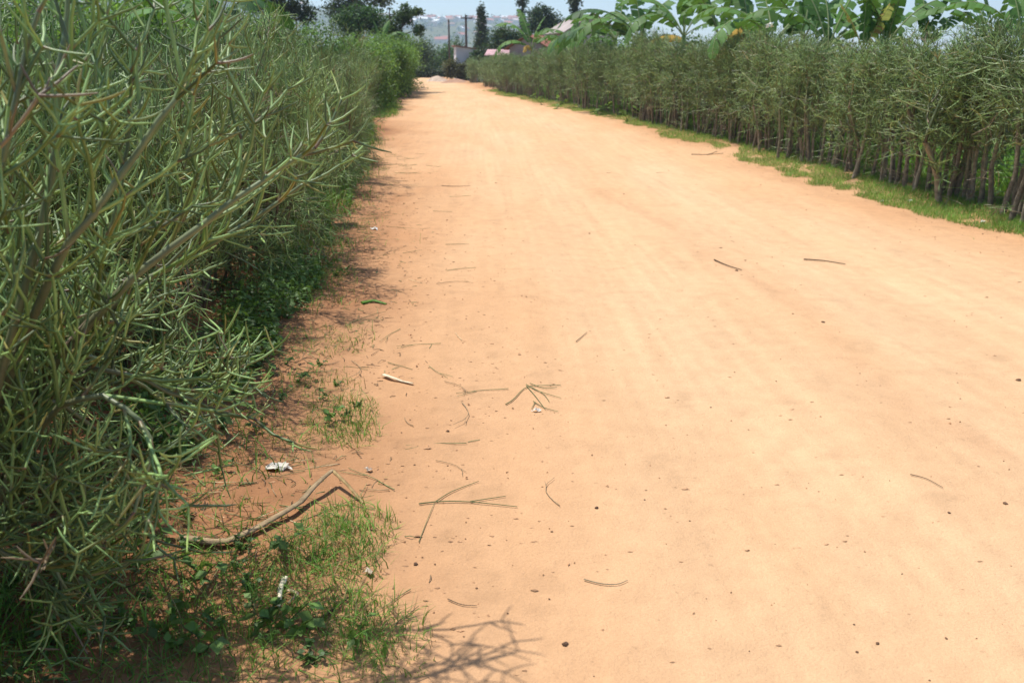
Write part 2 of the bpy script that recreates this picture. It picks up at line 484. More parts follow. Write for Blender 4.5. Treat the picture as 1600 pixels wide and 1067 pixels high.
reaching('pencil_bush', 'thick stemmed pencil bush at the left edge, closest to the viewer', b2, [
    ([b2, at(-40, 760, 1.75), at(20, 500, 1.75), at(90, 260, 1.8), at(100, 60, 1.85), at(105, -60, 1.9)], .014),
    ([b2, at(-60, 700, 1.6), at(-30, 420, 1.6), at(10, 200, 1.6), at(60, 20, 1.65)], .013),
    ([b2, at(-20, 800, 1.8), at(60, 640, 1.9), at(140, 480, 1.95), at(190, 330, 2.0)], .010),
    ([b2, at(-20, 860, 1.8), at(50, 800, 1.75), at(120, 830, 1.7)], .008),
], 502)
b4 = np.array([-1.7, 1.95, .03])
reaching('pencil_bush', 'low pencil bush at the lower left with drooping broken limbs trailing in the weeds', b4, [
    ([b4, at(-60, 700, 1.75), at(20, 690, 1.85), at(90, 760, 1.9), at(120, 870, 1.92)], .010),
    ([b4, at(-40, 620, 1.8), at(60, 610, 1.95), at(150, 660, 2.05), at(215, 770, 2.1), at(235, 840, 2.1)], .009),
    ([b4, at(-60, 780, 1.8), at(10, 790, 1.85), at(60, 850, 1.8), at(110, 930, 1.8)], .009),
    ([b4, at(-60, 860, 1.7), at(0, 850, 1.75), at(60, 905, 1.75), at(90, 960, 1.75)], .008),
    ([b4, at(0, 560, 2.0), at(110, 540, 2.2), at(230, 600, 2.35), at(300, 680, 2.45)], .009),
], 504)
b3 = np.array([-2.12, .98, .03])
reaching('pencil_bush', 'pencil bush beside the viewer whose arching limb shades the bottom of the road', b3, [
    ([b3, b3 + (.15, .1, .9), b3 + (.45, .2, 1.6), b3 + (.8, .3, 2.0), b3 + (1.15, .45, 2.15)], .013),
], 503)

# --- right hedge: bare trunks below, a clipped head of twigs above
def headed(seed, maxl=4):
    s = Shrub(seed); g = s.g
    lens = {0: .8, 1: .30, 2: .21, 3: .15, 4: .115}; rads = {0: .0215, 1: .0100, 2: .0056, 3: .0040, 4: .0033}
    top = g.uniform(1.80, 2.0)
    bound = lambda p: p[2] < top and abs(p[0]) < .42 and abs(p[1]) < .45
    ns = g.integers(2, 4)
    for q in range(ns):
        lean = g.normal(0, .03, 2); L0 = g.uniform(.85, 1.15)
        d = nrm([lean[0], lean[1], 1]); p = np.array([g.normal(0, .09) if q else 0, g.normal(0, .09) if q else 0, -.03])
        r = rads[0] * g.uniform(.6, 1.35)
        s.branch(p, d, L0, r, 0, 0, .2, lens, rads, bound, 0)
        pts = s.br[-1][0]; e = pts[-1]
        for h in range(int(round(19 / ns))):
            a = pts[g.choice([2, 3, 3, 4, 4])] if h % 2 else e + UP * g.uniform(0, .55)
            s.branch(a, perp_rot(UP, g.uniform(.4, 1.7), g.uniform(0, 6.28)), lens[1] * g.uniform(.6, 1.25), rads[1] * .75, 1, maxl, g.choice([-.1, .05, .2, .3]), lens, rads, bound, 1.25)
        s.branch(e, UP + g.normal(0, .15, 3), .5, rads[1] * 1.3, 1, maxl, .3, lens, rads, bound, 1.8)
        for h in range(4):
            s.branch(pts[g.integers(1, 4)], nrm(np.append(g.normal(0, 1, 2), g.uniform(-.4, .5))), lens[2] * g.uniform(.6, 1.8), rads[3], 3, 4, -.1, lens, rads, bound, .5, g.random() < .4)
    return shrub_meshes(s, maxl, 3, bark=(.21, .17, .13))
protoR = [headed(300 + k) for k in range(9)]
print('right shrub verts', [len(c[0]) for s_, c in protoR])
firstR = [None] * 9
def right_shrub(k, x, y, rz, s, label, group):
    if firstR[k] is None:
        st, cr = protoR[k]
        t = thing('hedge_shrub', label, 'shrub', group=group)
        for V, Fc, C in st: mesh_obj('trunk', V, Fc, M_BARK, t, C)
        mesh_obj('crown', cr[0], cr[1], M_PENCIL, t, cr[2]); firstR[k] = t; o = t
    else: o = dup(firstR[k])
    tag(o, label, 'shrub', group)
    return place(o, x, y, rz, s)
gr = np.random.default_rng(8)
y = 6.6; i = 0
while y < 64.5:
    if not 57 < y < 61.2:
        if y < 13: lab, grp = 'slim bare-trunked pencil shrub in the near end of the right hedge', 'shrubs at the near end of the right hedge'
        elif y < 25: lab, grp = 'bare-trunked pencil shrub in the middle stretch of the right hedge', 'shrubs in the middle of the right hedge'
        elif y < 59: lab, grp = 'small dense pencil shrub in the far stretch of the right hedge', 'shrubs in the far stretch of the right hedge'
        else: lab, grp = 'dense shrub in the short hedge beyond the gap at the road end', 'shrubs beyond the hedge gap'
        hgt = (1.0 + .05 * math.sin(y * .9) + gr.normal(0, .025)) * np.interp(y, [6, 8, 9.5, 11, 14, 20, 26, 40, 60], [.93, .94, 1.02, 1.03, 1.06, 1.13, 1.13, 1.02, .93])
        right_shrub(int(gr.integers(0, 9)), xr(y) + .0 + gr.normal(0, .11), y, gr.uniform(0, 6.28), (1.05, 1.05, hgt), lab, grp)
        i += 1
    y += gr.uniform(.17, .29) if y < 25 else gr.uniform(.30, .5)
for uu, lab in ((1202, 'bare-trunked pencil shrub directly under the white blossom in the right hedge'), (1345, 'bare-trunked pencil shrub right below the yellowing banana leaf'),
                (1035, 'bare-trunked pencil shrub where leafy weeds crowd the foot of the right hedge'), (1560, 'bare-trunked pencil shrub just right of the thickest trunk, near the frame side'),
                (1440, 'bare-trunked pencil shrub below the single slanting banana leaf'), (830, 'small pencil shrub in front of the pale banana trunk and pink house'), (905, 'small pencil shrub in front of the whitish house gable'),
                (766, 'last small pencil shrub of the long right hedge, beside the gap')):
    b_ = min((q for q in bpy.data.objects if q.name.startswith('hedge_shrub')), key=lambda q: abs(800 + F * q.location.x / q.location.y / 1.056 - uu))
    b_['label'] = lab
# the thick dark trunk near the right end
st = right_shrub(3, xr(9.7) - .05, 9.7, .4, (1.6, 1.6, .97), 'shrub with the thickest dark trunk at the near end of the right hedge', None)

# ------------------------------------------------------------------ leaves, grass
def blades(base, hgt, wid, lean, col, g, tipcol=None):
    """base (N,3); each blade 3 levels -> 2 quads + pointed tip (degenerate quad avoided by thin tip)."""
    n = len(base)
    az = g.uniform(0, 6.283, n); la = g.uniform(0, 6.283, n)
    side = np.stack([np.cos(az), np.sin(az), np.zeros(n)], -1)
    ld = np.stack([np.cos(la), np.sin(la), np.zeros(n)], -1)
    h = hgt[:, None]; w = wid[:, None]; l = lean[:, None]
    V = []
    for t, ww in ((0, 1.), (.4, .9), (.75, .6), (1., .08)):
        c = base + UP * h * (t - .35 * l * t * t) + ld * h * l * t * t
        V += [c - side * w * ww * .5, c + side * w * ww * .5]
    V = np.stack(V, 1)
    i0 = (np.arange(n) * 8)[:, None]
    q = np.array([[0, 1, 3, 2], [2, 3, 5, 4], [4, 5, 7, 6]])
    Fc = (i0[:, None, :] + q[None]).reshape(-1, 4)
    C = np.repeat(col[:, None], 8, 1)
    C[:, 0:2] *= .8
    return V.reshape(-1, 3), Fc, C.reshape(-1, 3)

def grass_cols(n, g, dryp=.08):
    c = np.array([.135, .31, .055]) * g.uniform(.6, 1.3, (n, 1)) + np.array([.06, .03, 0]) * g.random((n, 1))
    d = g.random(n) < dryp
    c[d] = np.array([.38, .29, .14]) * g.uniform(.6, 1.1, (d.sum(), 1))
    return c

def scatter_grass(name, xs, ys, hlo, hhi, g, wid=.005, dryp=.08, z0=None):
    n = len(xs)
    zs = road_z(xs, ys) - .01 if z0 is None else H(xs, ys)
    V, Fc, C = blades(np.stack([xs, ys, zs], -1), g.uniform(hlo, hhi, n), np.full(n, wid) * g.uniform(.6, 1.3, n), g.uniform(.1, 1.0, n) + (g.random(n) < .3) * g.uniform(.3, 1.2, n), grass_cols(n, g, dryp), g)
    return tag(mesh_obj(name, V, Fc, M_GRASS, None, C), kind='stuff')

g = np.random.default_rng(21)
# right verge: a lawn-like strip with a ragged edge
n = 210000
ys = 6.2 + 42 * g.random(n) ** 1.9
off = g.uniform(-1.15, .55, n)
lim = -.38 - .75 * fbm(ys / 1.1, ys * 0 + 3, 4, 70) - .2 * (ys < 14)
dens = fbm(ys / .35, off / .25, 3, 71)
k = (off > lim - g.exponential(.05, n)) & (dens > .30 + .34 * np.exp(-np.clip(off - lim, 0, 9) / .12))
ys, off = ys[k], off[k]
far_w = np.clip(ys / 11, 1, 3)
o = scatter_grass('verge_grass', xr(ys) + off, ys, .02, .11, g, .0042, .07)
o['label'] = 'short green grass strip along the foot of the right hedge'
# taller field vegetation beyond the right hedge
n = 26000
ys = 6 + 40 * g.random(n) ** 1.5; off = g.uniform(.7, 5.5, n)
o = scatter_grass('field_grass', xr(ys) + off, ys, .25, .85, g, .02, .03, z0=1)
# left verge beyond the near hedge
n = 30000
ys = 8.5 + 48 * g.random(n) ** 1.6; off = g.uniform(-.9, 1.0, n)
lim = -.05 + 1.1 * (fbm(ys / 2.3, ys * 0, 3, 80) - .25) * (.4 + .6 * sstep(9, 22, ys)) + g.exponential(.06, n)
k = off < lim
o = scatter_grass('verge_grass', xl(ys[k]) + off[k], ys[k], .05, .2, g, .012, .04)
o['label'] = 'green grass strip along the foot of the left hedge further on'
# near left: patchy grass on bare red soil
def patch(cx, cy, rx, ry, n):
    a = g.uniform(0, 6.283, n); r = g.random(n) ** .65
    return cx + rx * r * np.cos(a), cy + ry * r * np.sin(a)
PX, PY = [], []
for (u, v, ru, n) in ((540, 850, .16, 1100), (500, 900, .20, 1200), (555, 985, .12, 500), (600, 1030, .13, 500), (400, 960, .25, 1100), (250, 1010, .3, 1200), (330, 880, .25, 500), (540, 660, .16, 600),
                      (560, 690, .10, 300), (500, 620, .2, 350), (530, 545, .2, 350), (500, 440, .25, 500), (560, 270, .4, 900), (530, 310, .4, 600), (480, 700, .15, 250), (280, 790, .2, 300), (420, 500, .3, 400),
                      (400, 560, .3, 500), (350, 690, .25, 400), (420, 1040, .3, 900), (150, 930, .3, 700)):
    p = gnd(u, v); a, b = patch(p[0], p[1], ru * 1.15, ru * 1.4, int(n * .8)); PX.append(a); PY.append(b)
PX, PY = np.concatenate(PX), np.concatenate(PY)
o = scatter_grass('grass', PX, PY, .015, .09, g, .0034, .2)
n = 21000
ys = 1.2 + 17 * g.random(n) ** 1.4; off = np.abs(g.normal(0, .33, n)) - .35
k = fbm(ys / .3, off / .2, 3, 90) > .52
scatter_grass('grass', xl(ys[k]) + off[k], ys[k], .03, .14, g, .005, .1)

def leaf_quads(P, size, col, g, flat=.0, aspect=.55):
    """Folded leaf blades: 6 verts, 2 quads, random orientation (flat>0 keeps them level)."""
    n = len(P)
    d = g.normal(0, 1, (n, 3)); d[:, 2] = d[:, 2] * (1 - flat) * .8 - .1; d = nrm(d)
    upv = nrm(g.normal(0, .5 * (1 - flat) + .15, (n, 3)) + UP)
    s = nrm(np.cross(d, upv)); u = np.cross(s, d)
    L = size[:, None]; W = L * aspect * .5
    V = np.stack([P, P + d * L * .45 + s * W + u * L * .06, P + d * L + u * L * -.08, P + d * L * .45 - s * W + u * L * .06], 1)
    i0 = (np.arange(n) * 4)[:, None]
    Fc = (i0 + np.array([[0, 1, 2, 3]]))
    return V.reshape(-1, 3), Fc, np.repeat(col[:, None], 4, 1).reshape(-1, 3)

def green(n, g, base=(.06, .12, .03), var=.35, yel=.5):
    b = np.array(base) * 1.35 * g.uniform(1 - var, 1 + var, (n, 1))
    return b + np.array([.04, .035, 0]) * (g.random((n, 1)) ** 3) * yel

# low broad-leaved weeds: a few kinds, copied
def weed_mesh(seed, h=.12, nl=10, ls=.04, base=(.10, .18, .04)):
    g = np.random.default_rng(seed); mb = MB()
    for q in range(g.integers(2, 5)):
        az = g.uniform(0, 6.28); pts = np.array([[0, 0, 0]] + [[math.cos(az) * t * h * .7, math.sin(az) * t * h * .7, h * (t - .3 * t * t)] for t in (.4, .7, 1.)])
        pts[:, :2] += g.normal(0, .004, (4, 2))
        mb.add(*tubes([pts], [[.0022, .002, .0016, .001]], [np.tile([.10, .13, .05], (4, 1))], 4))
        P = np.array([pts[a] * (1 - f) + pts[a + 1] * f for a, f in zip(g.integers(0, 3, nl), g.random(nl))])
        mb.add(*leaf_quads(P, g.uniform(.6, 1.3, nl) * ls, green(nl, g, base), g, .5, .7))
    return mb
WL = ['small broad-leaved green weed rooted in red soil by the left hedge', 'low trailing weed with small leaves at the foot of the left hedge', 'tiny seedling weed on the bare soil strip beside the left hedge']
wproto = [weed_mesh(700 + q, *a) for q, a in enumerate([(.13, 9, .05), (.10, 14, .03), (.17, 8, .06, (.095, .17, .04)), (.07, 12, .022, (.08, .16, .04))])]
wo = []
gw = np.random.default_rng(44)
wpix = [(300, 575), (330, 600), (355, 640), (350, 690), (445, 580), (420, 610), (520, 615), (500, 640), (510, 670), (545, 660), (560, 640), (390, 880), (380, 900), (300, 830), (460, 870), (400, 1000), (420, 1020), (350, 990), (300, 960),
        (260, 1010), (200, 1000), (120, 900), (130, 1010), (60, 990), (240, 900), (330, 1040), (180, 1045), (500, 1050), (555, 1010), (430, 470), (500, 440), (520, 435), (535, 445), (480, 500), (460, 520), (520, 430), (440, 640), (380, 620), (100, 960), (30, 1030), (160, 880), (210, 850), (70, 930), (20, 960), (140, 960), (230, 960), (280, 1030), (90, 1040), (180, 1010), (310, 920), (260, 870), (10, 1000), (340, 760), (300, 740), (270, 800), (400, 690), (380, 540), (410, 540), (395, 510),
        (500, 590), (470, 610), (390, 940), (440, 990), (470, 1010), (290, 890)]
for q, (u, v) in enumerate(wpix):
    kind = int(gw.integers(0, 4)); x, y_, z = gp(u + gw.normal(0, 6), v + gw.normal(0, 4))
    lab = WL[{0: 0, 2: 0, 1: 1, 3: 2}[kind]]
    if len(wo) <= 3 and kind not in [a for a, _ in wo]:
        o = wproto[kind].build('weed', M_LEAF); wo.append((kind, o))
    else:
        src = dict(wo).get(kind)
        o = src.copy() if src else wproto[kind].build('weed', M_LEAF)
        if src: COL.objects.link(o)
        else: wo.append((kind, o))
    tag(o, lab, 'weed', 'weeds by the left hedge'); place(o, x, y_, gw.uniform(0, 6.28), gw.uniform(.5, 1.0), z=z)
# leafy weeds at the foot of the right hedge
for q, (u, v, s) in enumerate([(932, 182, 2.6), (965, 186, 2.2), (1040, 185, 3.4), (1075, 205, 2.0), (1030, 176, 3.0), (870, 172, 2.4), (845, 166, 2.2), (1085, 200, 2.4), (980, 192, 2.2), (1160, 222, 1.6)]):
    p = gnd(u, v); o = wproto[2].build('leafy_weed', M_LEAF) if q == 0 else o.copy()
    if q: COL.objects.link(o)
    tag(o, 'bright green leafy weed growing at the foot of the right hedge', 'weed', 'weeds at the foot of the right hedge'); place(o, p[0], p[1], q * 1.3, s * 1.3, z=road_z(p[0], p[1]))

# ground cover of tiny leaves (uncountable)
n = 22000
ys = 1.1 + 9 * g.random(n) ** 1.3; off = np.abs(g.normal(0, .36, n)) - .75
k = fbm(ys / .25, off / .25, 3, 95) > .52
xs = xl(ys[k]) + off[k]; ys = ys[k]
V, Fc, C = leaf_quads(np.stack([xs, ys, road_z(xs, ys) + g.uniform(.0, .05, len(xs))], -1), g.uniform(.012, .035, len(xs)), green(len(xs), g, (.06, .125, .04)), g, .6, .6)
tag(mesh_obj('ground_cover', V, Fc, M_LEAF, None, C), kind='stuff', label='low leafy ground cover under the left hedge')
n = 22000
ys = 3.0 + 19 * g.random(n) ** 1.3; off = np.abs(g.normal(0, .2, n)) * -1 + .12 + .2 * (fbm(ys / .8, ys * 0, 3, 97) - .5)
k = fbm(ys / .5, off / .3, 3, 96) > .42
xs = xl(ys[k]) + off[k]; ys = ys[k]; hh = np.clip(.22 - (off[k] + .1) * .5, .03, .3)
V, Fc, C = leaf_quads(np.stack([xs, ys, road_z(xs, ys) + g.random(len(xs)) * hh], -1), g.uniform(.02, .055, len(xs)), green(len(xs), g, (.075, .145, .035)), g, .3, .55)
tag(mesh_obj('undergrowth', V, Fc, M_LEAF, None, C), kind='stuff', label='leafy undergrowth along the foot of the left hedge')
# dead twig bits and crumbs of soil under the left hedge
n = 7500
ys = 1.2 + 9 * g.random(n) ** 1.3; off = np.abs(g.normal(0, .42, n)) - .35
xs = xl(ys) + off; az = g.uniform(0, 6.28, n); Ls = g.uniform(.012, .07, n)
d = np.stack([np.cos(az), np.sin(az), np.zeros(n)], -1)
P0 = np.stack([xs, ys, road_z(xs, ys) + .003], -1)
PP = np.stack([P0, P0 + d * Ls[:, None] * .5 + g.normal(0, .004, (n, 3)) + UP * .003, P0 + d * Ls[:, None]], 1)
cc = np.where(g.random((n, 1)) < .35, np.array([.20, .24, .11]), np.array([.24, .17, .10])) * g.uniform(.5, 1.3, (n, 1))
V, Fc, C = tubes(PP, np.tile([.0016, .0018, .0012], (n, 1)), np.repeat(cc[:, None], 3, 1), 4)
tag(mesh_obj('twig_litter', V, Fc, M_DRY, None, C), kind='stuff', label='fine dead twig litter on the red soil')
def clod_vf(g, s=1.):
    import itertools
    V = []
    for lat in (-.8, -.2, .4, .9):
        for q in range(6):
            a = q * 6.283 / 6 + lat; c = math.sqrt(max(0, 1 - lat * lat)) * g.uniform(.75, 1.2)
            V.append((c * math.cos(a), c * math.sin(a), lat * .7 * g.uniform(.8, 1.15)))
    Fc = [(r * 6 + q, r * 6 + (q + 1) % 6, r * 6 + 6 + (q + 1) % 6, r * 6 + 6 + q) for r in range(3) for q in range(6)]
    V.append((0, 0, .75)); 
    return np.array(V) * s, Fc + [(18 + q, 18 + (q + 1) % 6, 24, 24)[:3] for q in range(6)]
mb = MB(); n = 6500
ys = 1.2 + 12 * g.random(n) ** 1.4; t_ = np.abs(g.normal(0, .11, n)) - .03
far = g.random(n) < .22; t_[far] = g.uniform(0, 1, far.sum())
rim = g.random(n) < .12; t_[rim] = g.normal(.88, .06, rim.sum()); ys[rim] = g.uniform(6, 20, rim.sum())
for yy, tt in zip(ys, t_):
    x_ = xl(yy) + (xr(yy) - xl(yy)) * tt; s = g.uniform(.0015, .0045) * (1.8 if g.random() < .06 else 1) * (1 + yy * .03)
    V = g.normal(0, 1, (6, 3)) * .25 + np.array([[1, 0, 0], [-1, 0, 0], [0, 1, 0], [0, -1, 0], [0, 0, .8], [0, 0, -.5]])
    if g.random() < .5: V[:, 0] *= 2.2; V[:, 2] *= .5
    mb.add(V * s + np.array([x_, yy, road_z(x_, yy) + s * .4]), [(0, 2, 4), (2, 1, 4), (1, 3, 4), (3, 0, 4), (2, 0, 5), (1, 2, 5), (3, 1, 5), (0, 3, 5)], np.array([.46, .265, .145]) * g.uniform(.6, 1.25))
tag(mb.build('dirt_crumbs', M_STONE, smooth=False), kind='stuff', label='crumbs of dirt and grit on the road')

# ------------------------------------------------------------------ countable litter on the road
def twig(name, pix, r, col, label, group=None, sub=None, mat=None, lift=.004, cat='twig'):
    """A stick lying along pixels of the ground (first point is its base); sub = side shoots."""
    r = r * .62
    P = np.array([gp(u, v, lift + r) for u, v in pix]); o0 = P[0].copy(); P = P - o0
    mb = MB()
    def line(P, r0, r1):
        Q = []
        for q in np.linspace(0, len(P) - 1, 9):
            a = min(int(q), len(P) - 2); f = q - a; Q.append(P[a] * (1 - f) + P[a + 1] * f)
        Q = np.array(Q)
        for _ in range(2): Q[1:-1] = (Q[:-2] + 2 * Q[1:-1] + Q[2:]) / 4
        mb.add(*tubes([Q], [np.linspace(r0, r1, 9)], [np.tile(np.array(col), (9, 1)) * np.linspace(.9, 1.1, 9)[:, None]], 6))
    line(P, r, r * .55)
    for pp in (sub or []):
        line(np.array([gp(u, v, lift + r) for u, v in pp]) - o0, r * .8, r * .45)
    o = mb.build(name, mat or M_DRY); o.location = o0
    return tag(o, label, cat, group)
BRN, GRN, PAL = (.20, .14, .085), (.17, .19, .085), (.50, .40, .24)
twig('twig', [(912, 918), (938, 926), (965, 928), (980, 919)], .0035, (.33, .27, .17), 'curved bowl shaped dry twig alone on the lower middle of the road')
twig('twig', [(1255, 411), (1285, 413), (1320, 419)], .010, BRN, 'straight brown stick on the upper right of the road')
twig('twig', [(1420, 755), (1445, 762), (1470, 777)], .0032, BRN, 'thin bowed brown twig on the right part of the road')
twig('twig', [(655, 800), (690, 794), (740, 795), (808, 803)], .0042, GRN, 'forked green pencil cutting lying on the road beside the grass tuft', sub=[[(682, 795), (705, 780), (748, 764)], [(735, 795), (765, 790), (790, 786)]])
twig('twig', [(900, 543), (917, 528)], .004, BRN, 'short slanting twig in the middle of the road')
twig('twig', [(1115, 415), (1135, 425), (1158, 432)], .008, (.12, .08, .05), 'dark bent stick on the road ahead, left of the straight brown stick')
twig('twig', [(690, 296), (715, 297), (735, 296)], .007, BRN, 'dark stick on the left side of the road, far ahead')
twig('twig', [(1080, 245), (1105, 246), (1130, 243)], .012, BRN, 'curved dead branch on the road edge by the right grass', sub=[[(1105, 246), (1120, 240)]])
twig('twig', [(790, 645), (803, 640), (812, 625), (822, 614), (845, 616), (876, 613)], .0042, GRN, 'many branched withered cutting in the middle of the road', sub=[[(822, 614), (840, 624), (876, 634)], [(830, 618), (850, 628), (858, 640)], [(822, 616), (835, 630), (852, 652)], [(828, 612), (850, 620), (870, 617)], [(833, 640), (850, 650), (872, 655)], [(836, 641), (830, 652)]])
twig('twig', [(480, 1000), (510, 978), (545, 948)], .010, (.13, .085, .06), 'thick dark broken stick lying in the grass at the lower left')
twig('twig', [(612, 995), (640, 975), (655, 962)], .003, GRN, 'thin green shoot lying beside the dark thick stick', sub=[[(630, 982), (655, 985)]])
twig('twig', [(655, 860), (668, 825), (680, 795)], .0025, GRN, 'fine upright green strand lying across the forked cutting')
twig('twig', [(700, 950), (722, 960), (745, 961)], .003, BRN, 'thin brown twig right of the lower left grass')
# long fibrous stalk with a bent peak
mb = MB()
pk = gp(522, 768); pk[2] += .065
leg1 = [pk, (pk + gp(470, 812, .05)) / 2, gp(470, 812, .03), gp(400, 850, .02), gp(350, 872, .02), gp(285, 872, .015)]
leg2 = [pk, (pk + gp(568, 800)) / 2 + (0, 0, .01), gp(568, 800, .006)]
def strip(pts, w0, w1, col, n=14, th=.004):
    P = np.array(pts); Q = []
    for q in np.linspace(0, len(P) - 1, n):
        a = min(int(q), len(P) - 2); f = q - a; Q.append(P[a] * (1 - f) + P[a + 1] * f)
    Q = np.array(Q); T = nrm(np.gradient(Q, axis=0)); S = nrm(np.cross(T, UP)); W = np.linspace(w0, w1, n)[:, None]
    Nn = np.cross(S, T); curl = .35
    V = np.stack([Q - S * W, Q - S * W * .4 + Nn * W * curl, Q + S * W * .4 + Nn * W * curl, Q + S * W, Q + S * W * .4 - Nn * th, Q - S * W * .4 - Nn * th], 1)
    i_ = np.arange(n * 6).reshape(n, 6); a = i_[:-1]; b = np.roll(a, -1, 1); d_ = i_[1:]; c = np.roll(d_, -1, 1)
    Cc = np.tile(np.array(col), (n * 6, 1)) * rng.uniform(.75, 1.2, (n * 6, 1))
    return V.reshape(-1, 3), np.stack([a, b, c, d_], -1).reshape(-1, 4), Cc
mb.add(*strip([p - pk for p in leg1], .010, .022, (.36, .26, .15)))
mb.add(*strip([p - pk for p in leg2], .009, .006, (.40, .28, .13)))
o = mb.build('dry_stalk', M_DRY); o.location = pk; tag(o, 'long dry fibrous stalk bent into a peak beside the grass tuft', 'stalk')
def flat_leaf(name, pix, w, col, label, cat='dry leaf', lift=.012, mat=None):
    P = [gp(u, v, lift * (1 + .6 * math.sin(q * 2.))) for q, (u, v) in enumerate(pix)]; c = P[0].copy()
    V, Fc, C = strip([p - c for p in P], w, w * .45, col, 10, .002)
    o = mesh_obj(name, V, Fc, mat or M_DRY, None, C); o.location = c
    return tag(o, label, cat)
flat_leaf('dry_leaf', [(600, 600), (612, 606), (630, 610), (646, 614)], .014, (.66, .55, .38), 'pale curled dry leaf at the left edge of the road')
flat_leaf('dry_leaf', [(447, 920), (440, 940), (437, 966)], .013, (.78, .70, .52), 'upright pale husk standing out white in the lower left weeds')
flat_leaf('dry_leaf', [(452, 938), (468, 946), (452, 958)], .008, (.50, .36, .24), 'folded brown husk just right of the white husk')
flat_leaf('green_leaf', [(566, 487), (585, 484), (604, 487)], .026, (.16, .33, .04), 'single bright green leaf lying flat on the left road edge', 'leaf', .008, M_LEAF)
# paper scrap
def scrap(name, u, v, w, d, col, label, rz=0.):
    p = gp(u, v); g = np.random.default_rng(int(u)); n = 7
    X, Y = np.meshgrid(np.linspace(-1, 1, n), np.linspace(-1, 1, n), indexing='ij')
    X = X + g.normal(0, .08, X.shape); Y = Y + g.normal(0, .08, X.shape)
    X = X + .35 * Y * g.uniform(-1, 1) + g.normal(0, .12, X.shape); Y = Y + g.normal(0, .12, X.shape)
    Z = .010 + .006 * np.sin(X * 4 + u) + np.abs(g.normal(0, .004, X.shape)) + .004 * X * Y
    V = np.stack([X * w, Y * d, Z], -1).reshape(-1, 3); i_ = np.arange(n * n).reshape(n, n)
    Fc = np.stack([i_[:-1, :-1], i_[1:, :-1], i_[1:, 1:], i_[:-1, 1:]], -1).reshape(-1, 4)
    o = mesh_obj(name, V, Fc, M_PAPER, None, np.tile(col, (len(V), 1)) * g.uniform(.85, 1.08, (len(V), 1)), smooth=False)
    md = o.modifiers.new('thickness', 'SOLIDIFY'); md.thickness = .0012
    o.location = p; o.rotation_euler = (0, 0, rz)
    return tag(o, label, 'paper scrap')
scrap('paper_scrap', 437, 748, .040, .030, (.80, .74, .64), 'crumpled off-white paper scrap on the soil beside the left hedge', .3)
scrap('paper_scrap', 585, 368, .030, .030, (.85, .84, .80), 'small bright white paper scrap far up the left road edge', .1)
scrap('paper_scrap', 578, 910, .010, .014, (.75, .66, .54), 'tiny pale scrap beside the lower left grass tuft', .8)
scrap('paper_scrap', 838, 654, .018, .008, (.85, .80, .72), 'white sliver lying by the withered cutting in the road', .2)
scrap('paper_scrap', 577, 748, .012, .008, (.8, .7, .58), 'pale chip just above the bent dry stalk', -.6)
scrap('paper_scrap', 1421, 320, .035, .03, (.85, .84, .8), 'white scrap at the edge of the right grass', .2)
scrap('paper_scrap', 1378, 320, .03, .02, (.8, .8, .76), 'white scrap left of another, on the right grass edge', .5)
scrap('paper_scrap', 1535, 354, .035, .02, (.8, .78, .7), 'pale scrap on the right grass edge, nearest the frame side', .9)

# scattered clippings: several kinds, copied
def clip_mesh(seed, L, fork, col):
    g = np.random.default_rng(seed); mb = MB()
    def line(p, az, L, r):
        P = [np.array(p, float)]
        for q in range(5):
            az += g.normal(0, .16); P.append(P[-1] + np.array([math.cos(az), math.sin(az), g.normal(0, .012)]) * L / 5)
        P = np.array(P); P[:, 2] = np.abs(P[:, 2]) * .5 + .003
        mb.add(*tubes([P], [np.linspace(r, r * .55, 6) * .56], [np.tile(col, (6, 1)) * g.uniform(1.0, 1.5, (6, 1))], 5)); return P, az
    P, az = line((0, 0, .003), 0, L, .0032)
    for q in range(fork):
        j = g.integers(1, 5); line(P[j], g.choice([-1, 1]) * g.uniform(.35, .9), L * g.uniform(.3, .6), .0026)
    return mb
ckinds = [(.16, 0, GRN), (.24, 1, GRN), (.30, 2, GRN), (.10, 0, (.26, .19, .11)), (.20, 1, (.26, .19, .11)), (.14, 0, PAL), (.07, 0, (.16, .11, .07)), (.34, 3, (.15, .20, .08))]
cproto = [None] * len(ckinds)
CL = ['short straight green pencil clipping on the road beside the left hedge', 'green pencil clipping with a single fork beside the left hedge', 'long green pencil clipping with two side shoots beside the left hedge', 'short brown dead twig on the left side of the road',
      'brown dead twig with one side shoot on the left side of the road', 'bleached straw-coloured stalk on the left side of the road', 'tiny dark twig bit on the dirt road', 'long many-branched green clipping beside the left hedge']
gc = np.random.default_rng(66)
dr = [(1.9 + 13 * gc.random() ** 1.25, abs(gc.normal(0, .065))) for _ in range(30)]
for q in range(275):
    u = 0; 
    yy = 1.9 + 13 * gc.random() ** 1.25
    t_ = abs(gc.normal(0, .09)) + .0
    if q % 3: a_, b_ = dr[int(gc.integers(0, 30))]; yy = a_ + gc.normal(0, .12 + .03 * a_); t_ = abs(b_ + gc.normal(0, .022))
    k = int(gc.choice(8, p=[.2, .17, .1, .16, .12, .1, .1, .05]))
    if q > 262: t_ = gc.uniform(.25, .95); k = 6
    x_ = xl(yy) + (xr(yy) - xl(yy)) * t_
    if cproto[k] is None: o = cproto[k] = clip_mesh(900 + k, *ckinds[k]).build('twig', M_DRY)
    else: o = cproto[k].copy(); COL.objects.link(o)
    tag(o, CL[k], 'twig', 'clippings and dead twigs strewn on the road')
    place(o, x_, yy, gc.normal(0, .7) + (3.14 if gc.random() < .5 else 0), gc.uniform(.6, 1.1) * (1 + .03 * yy), z=float(road_z(x_, yy)) + .002)
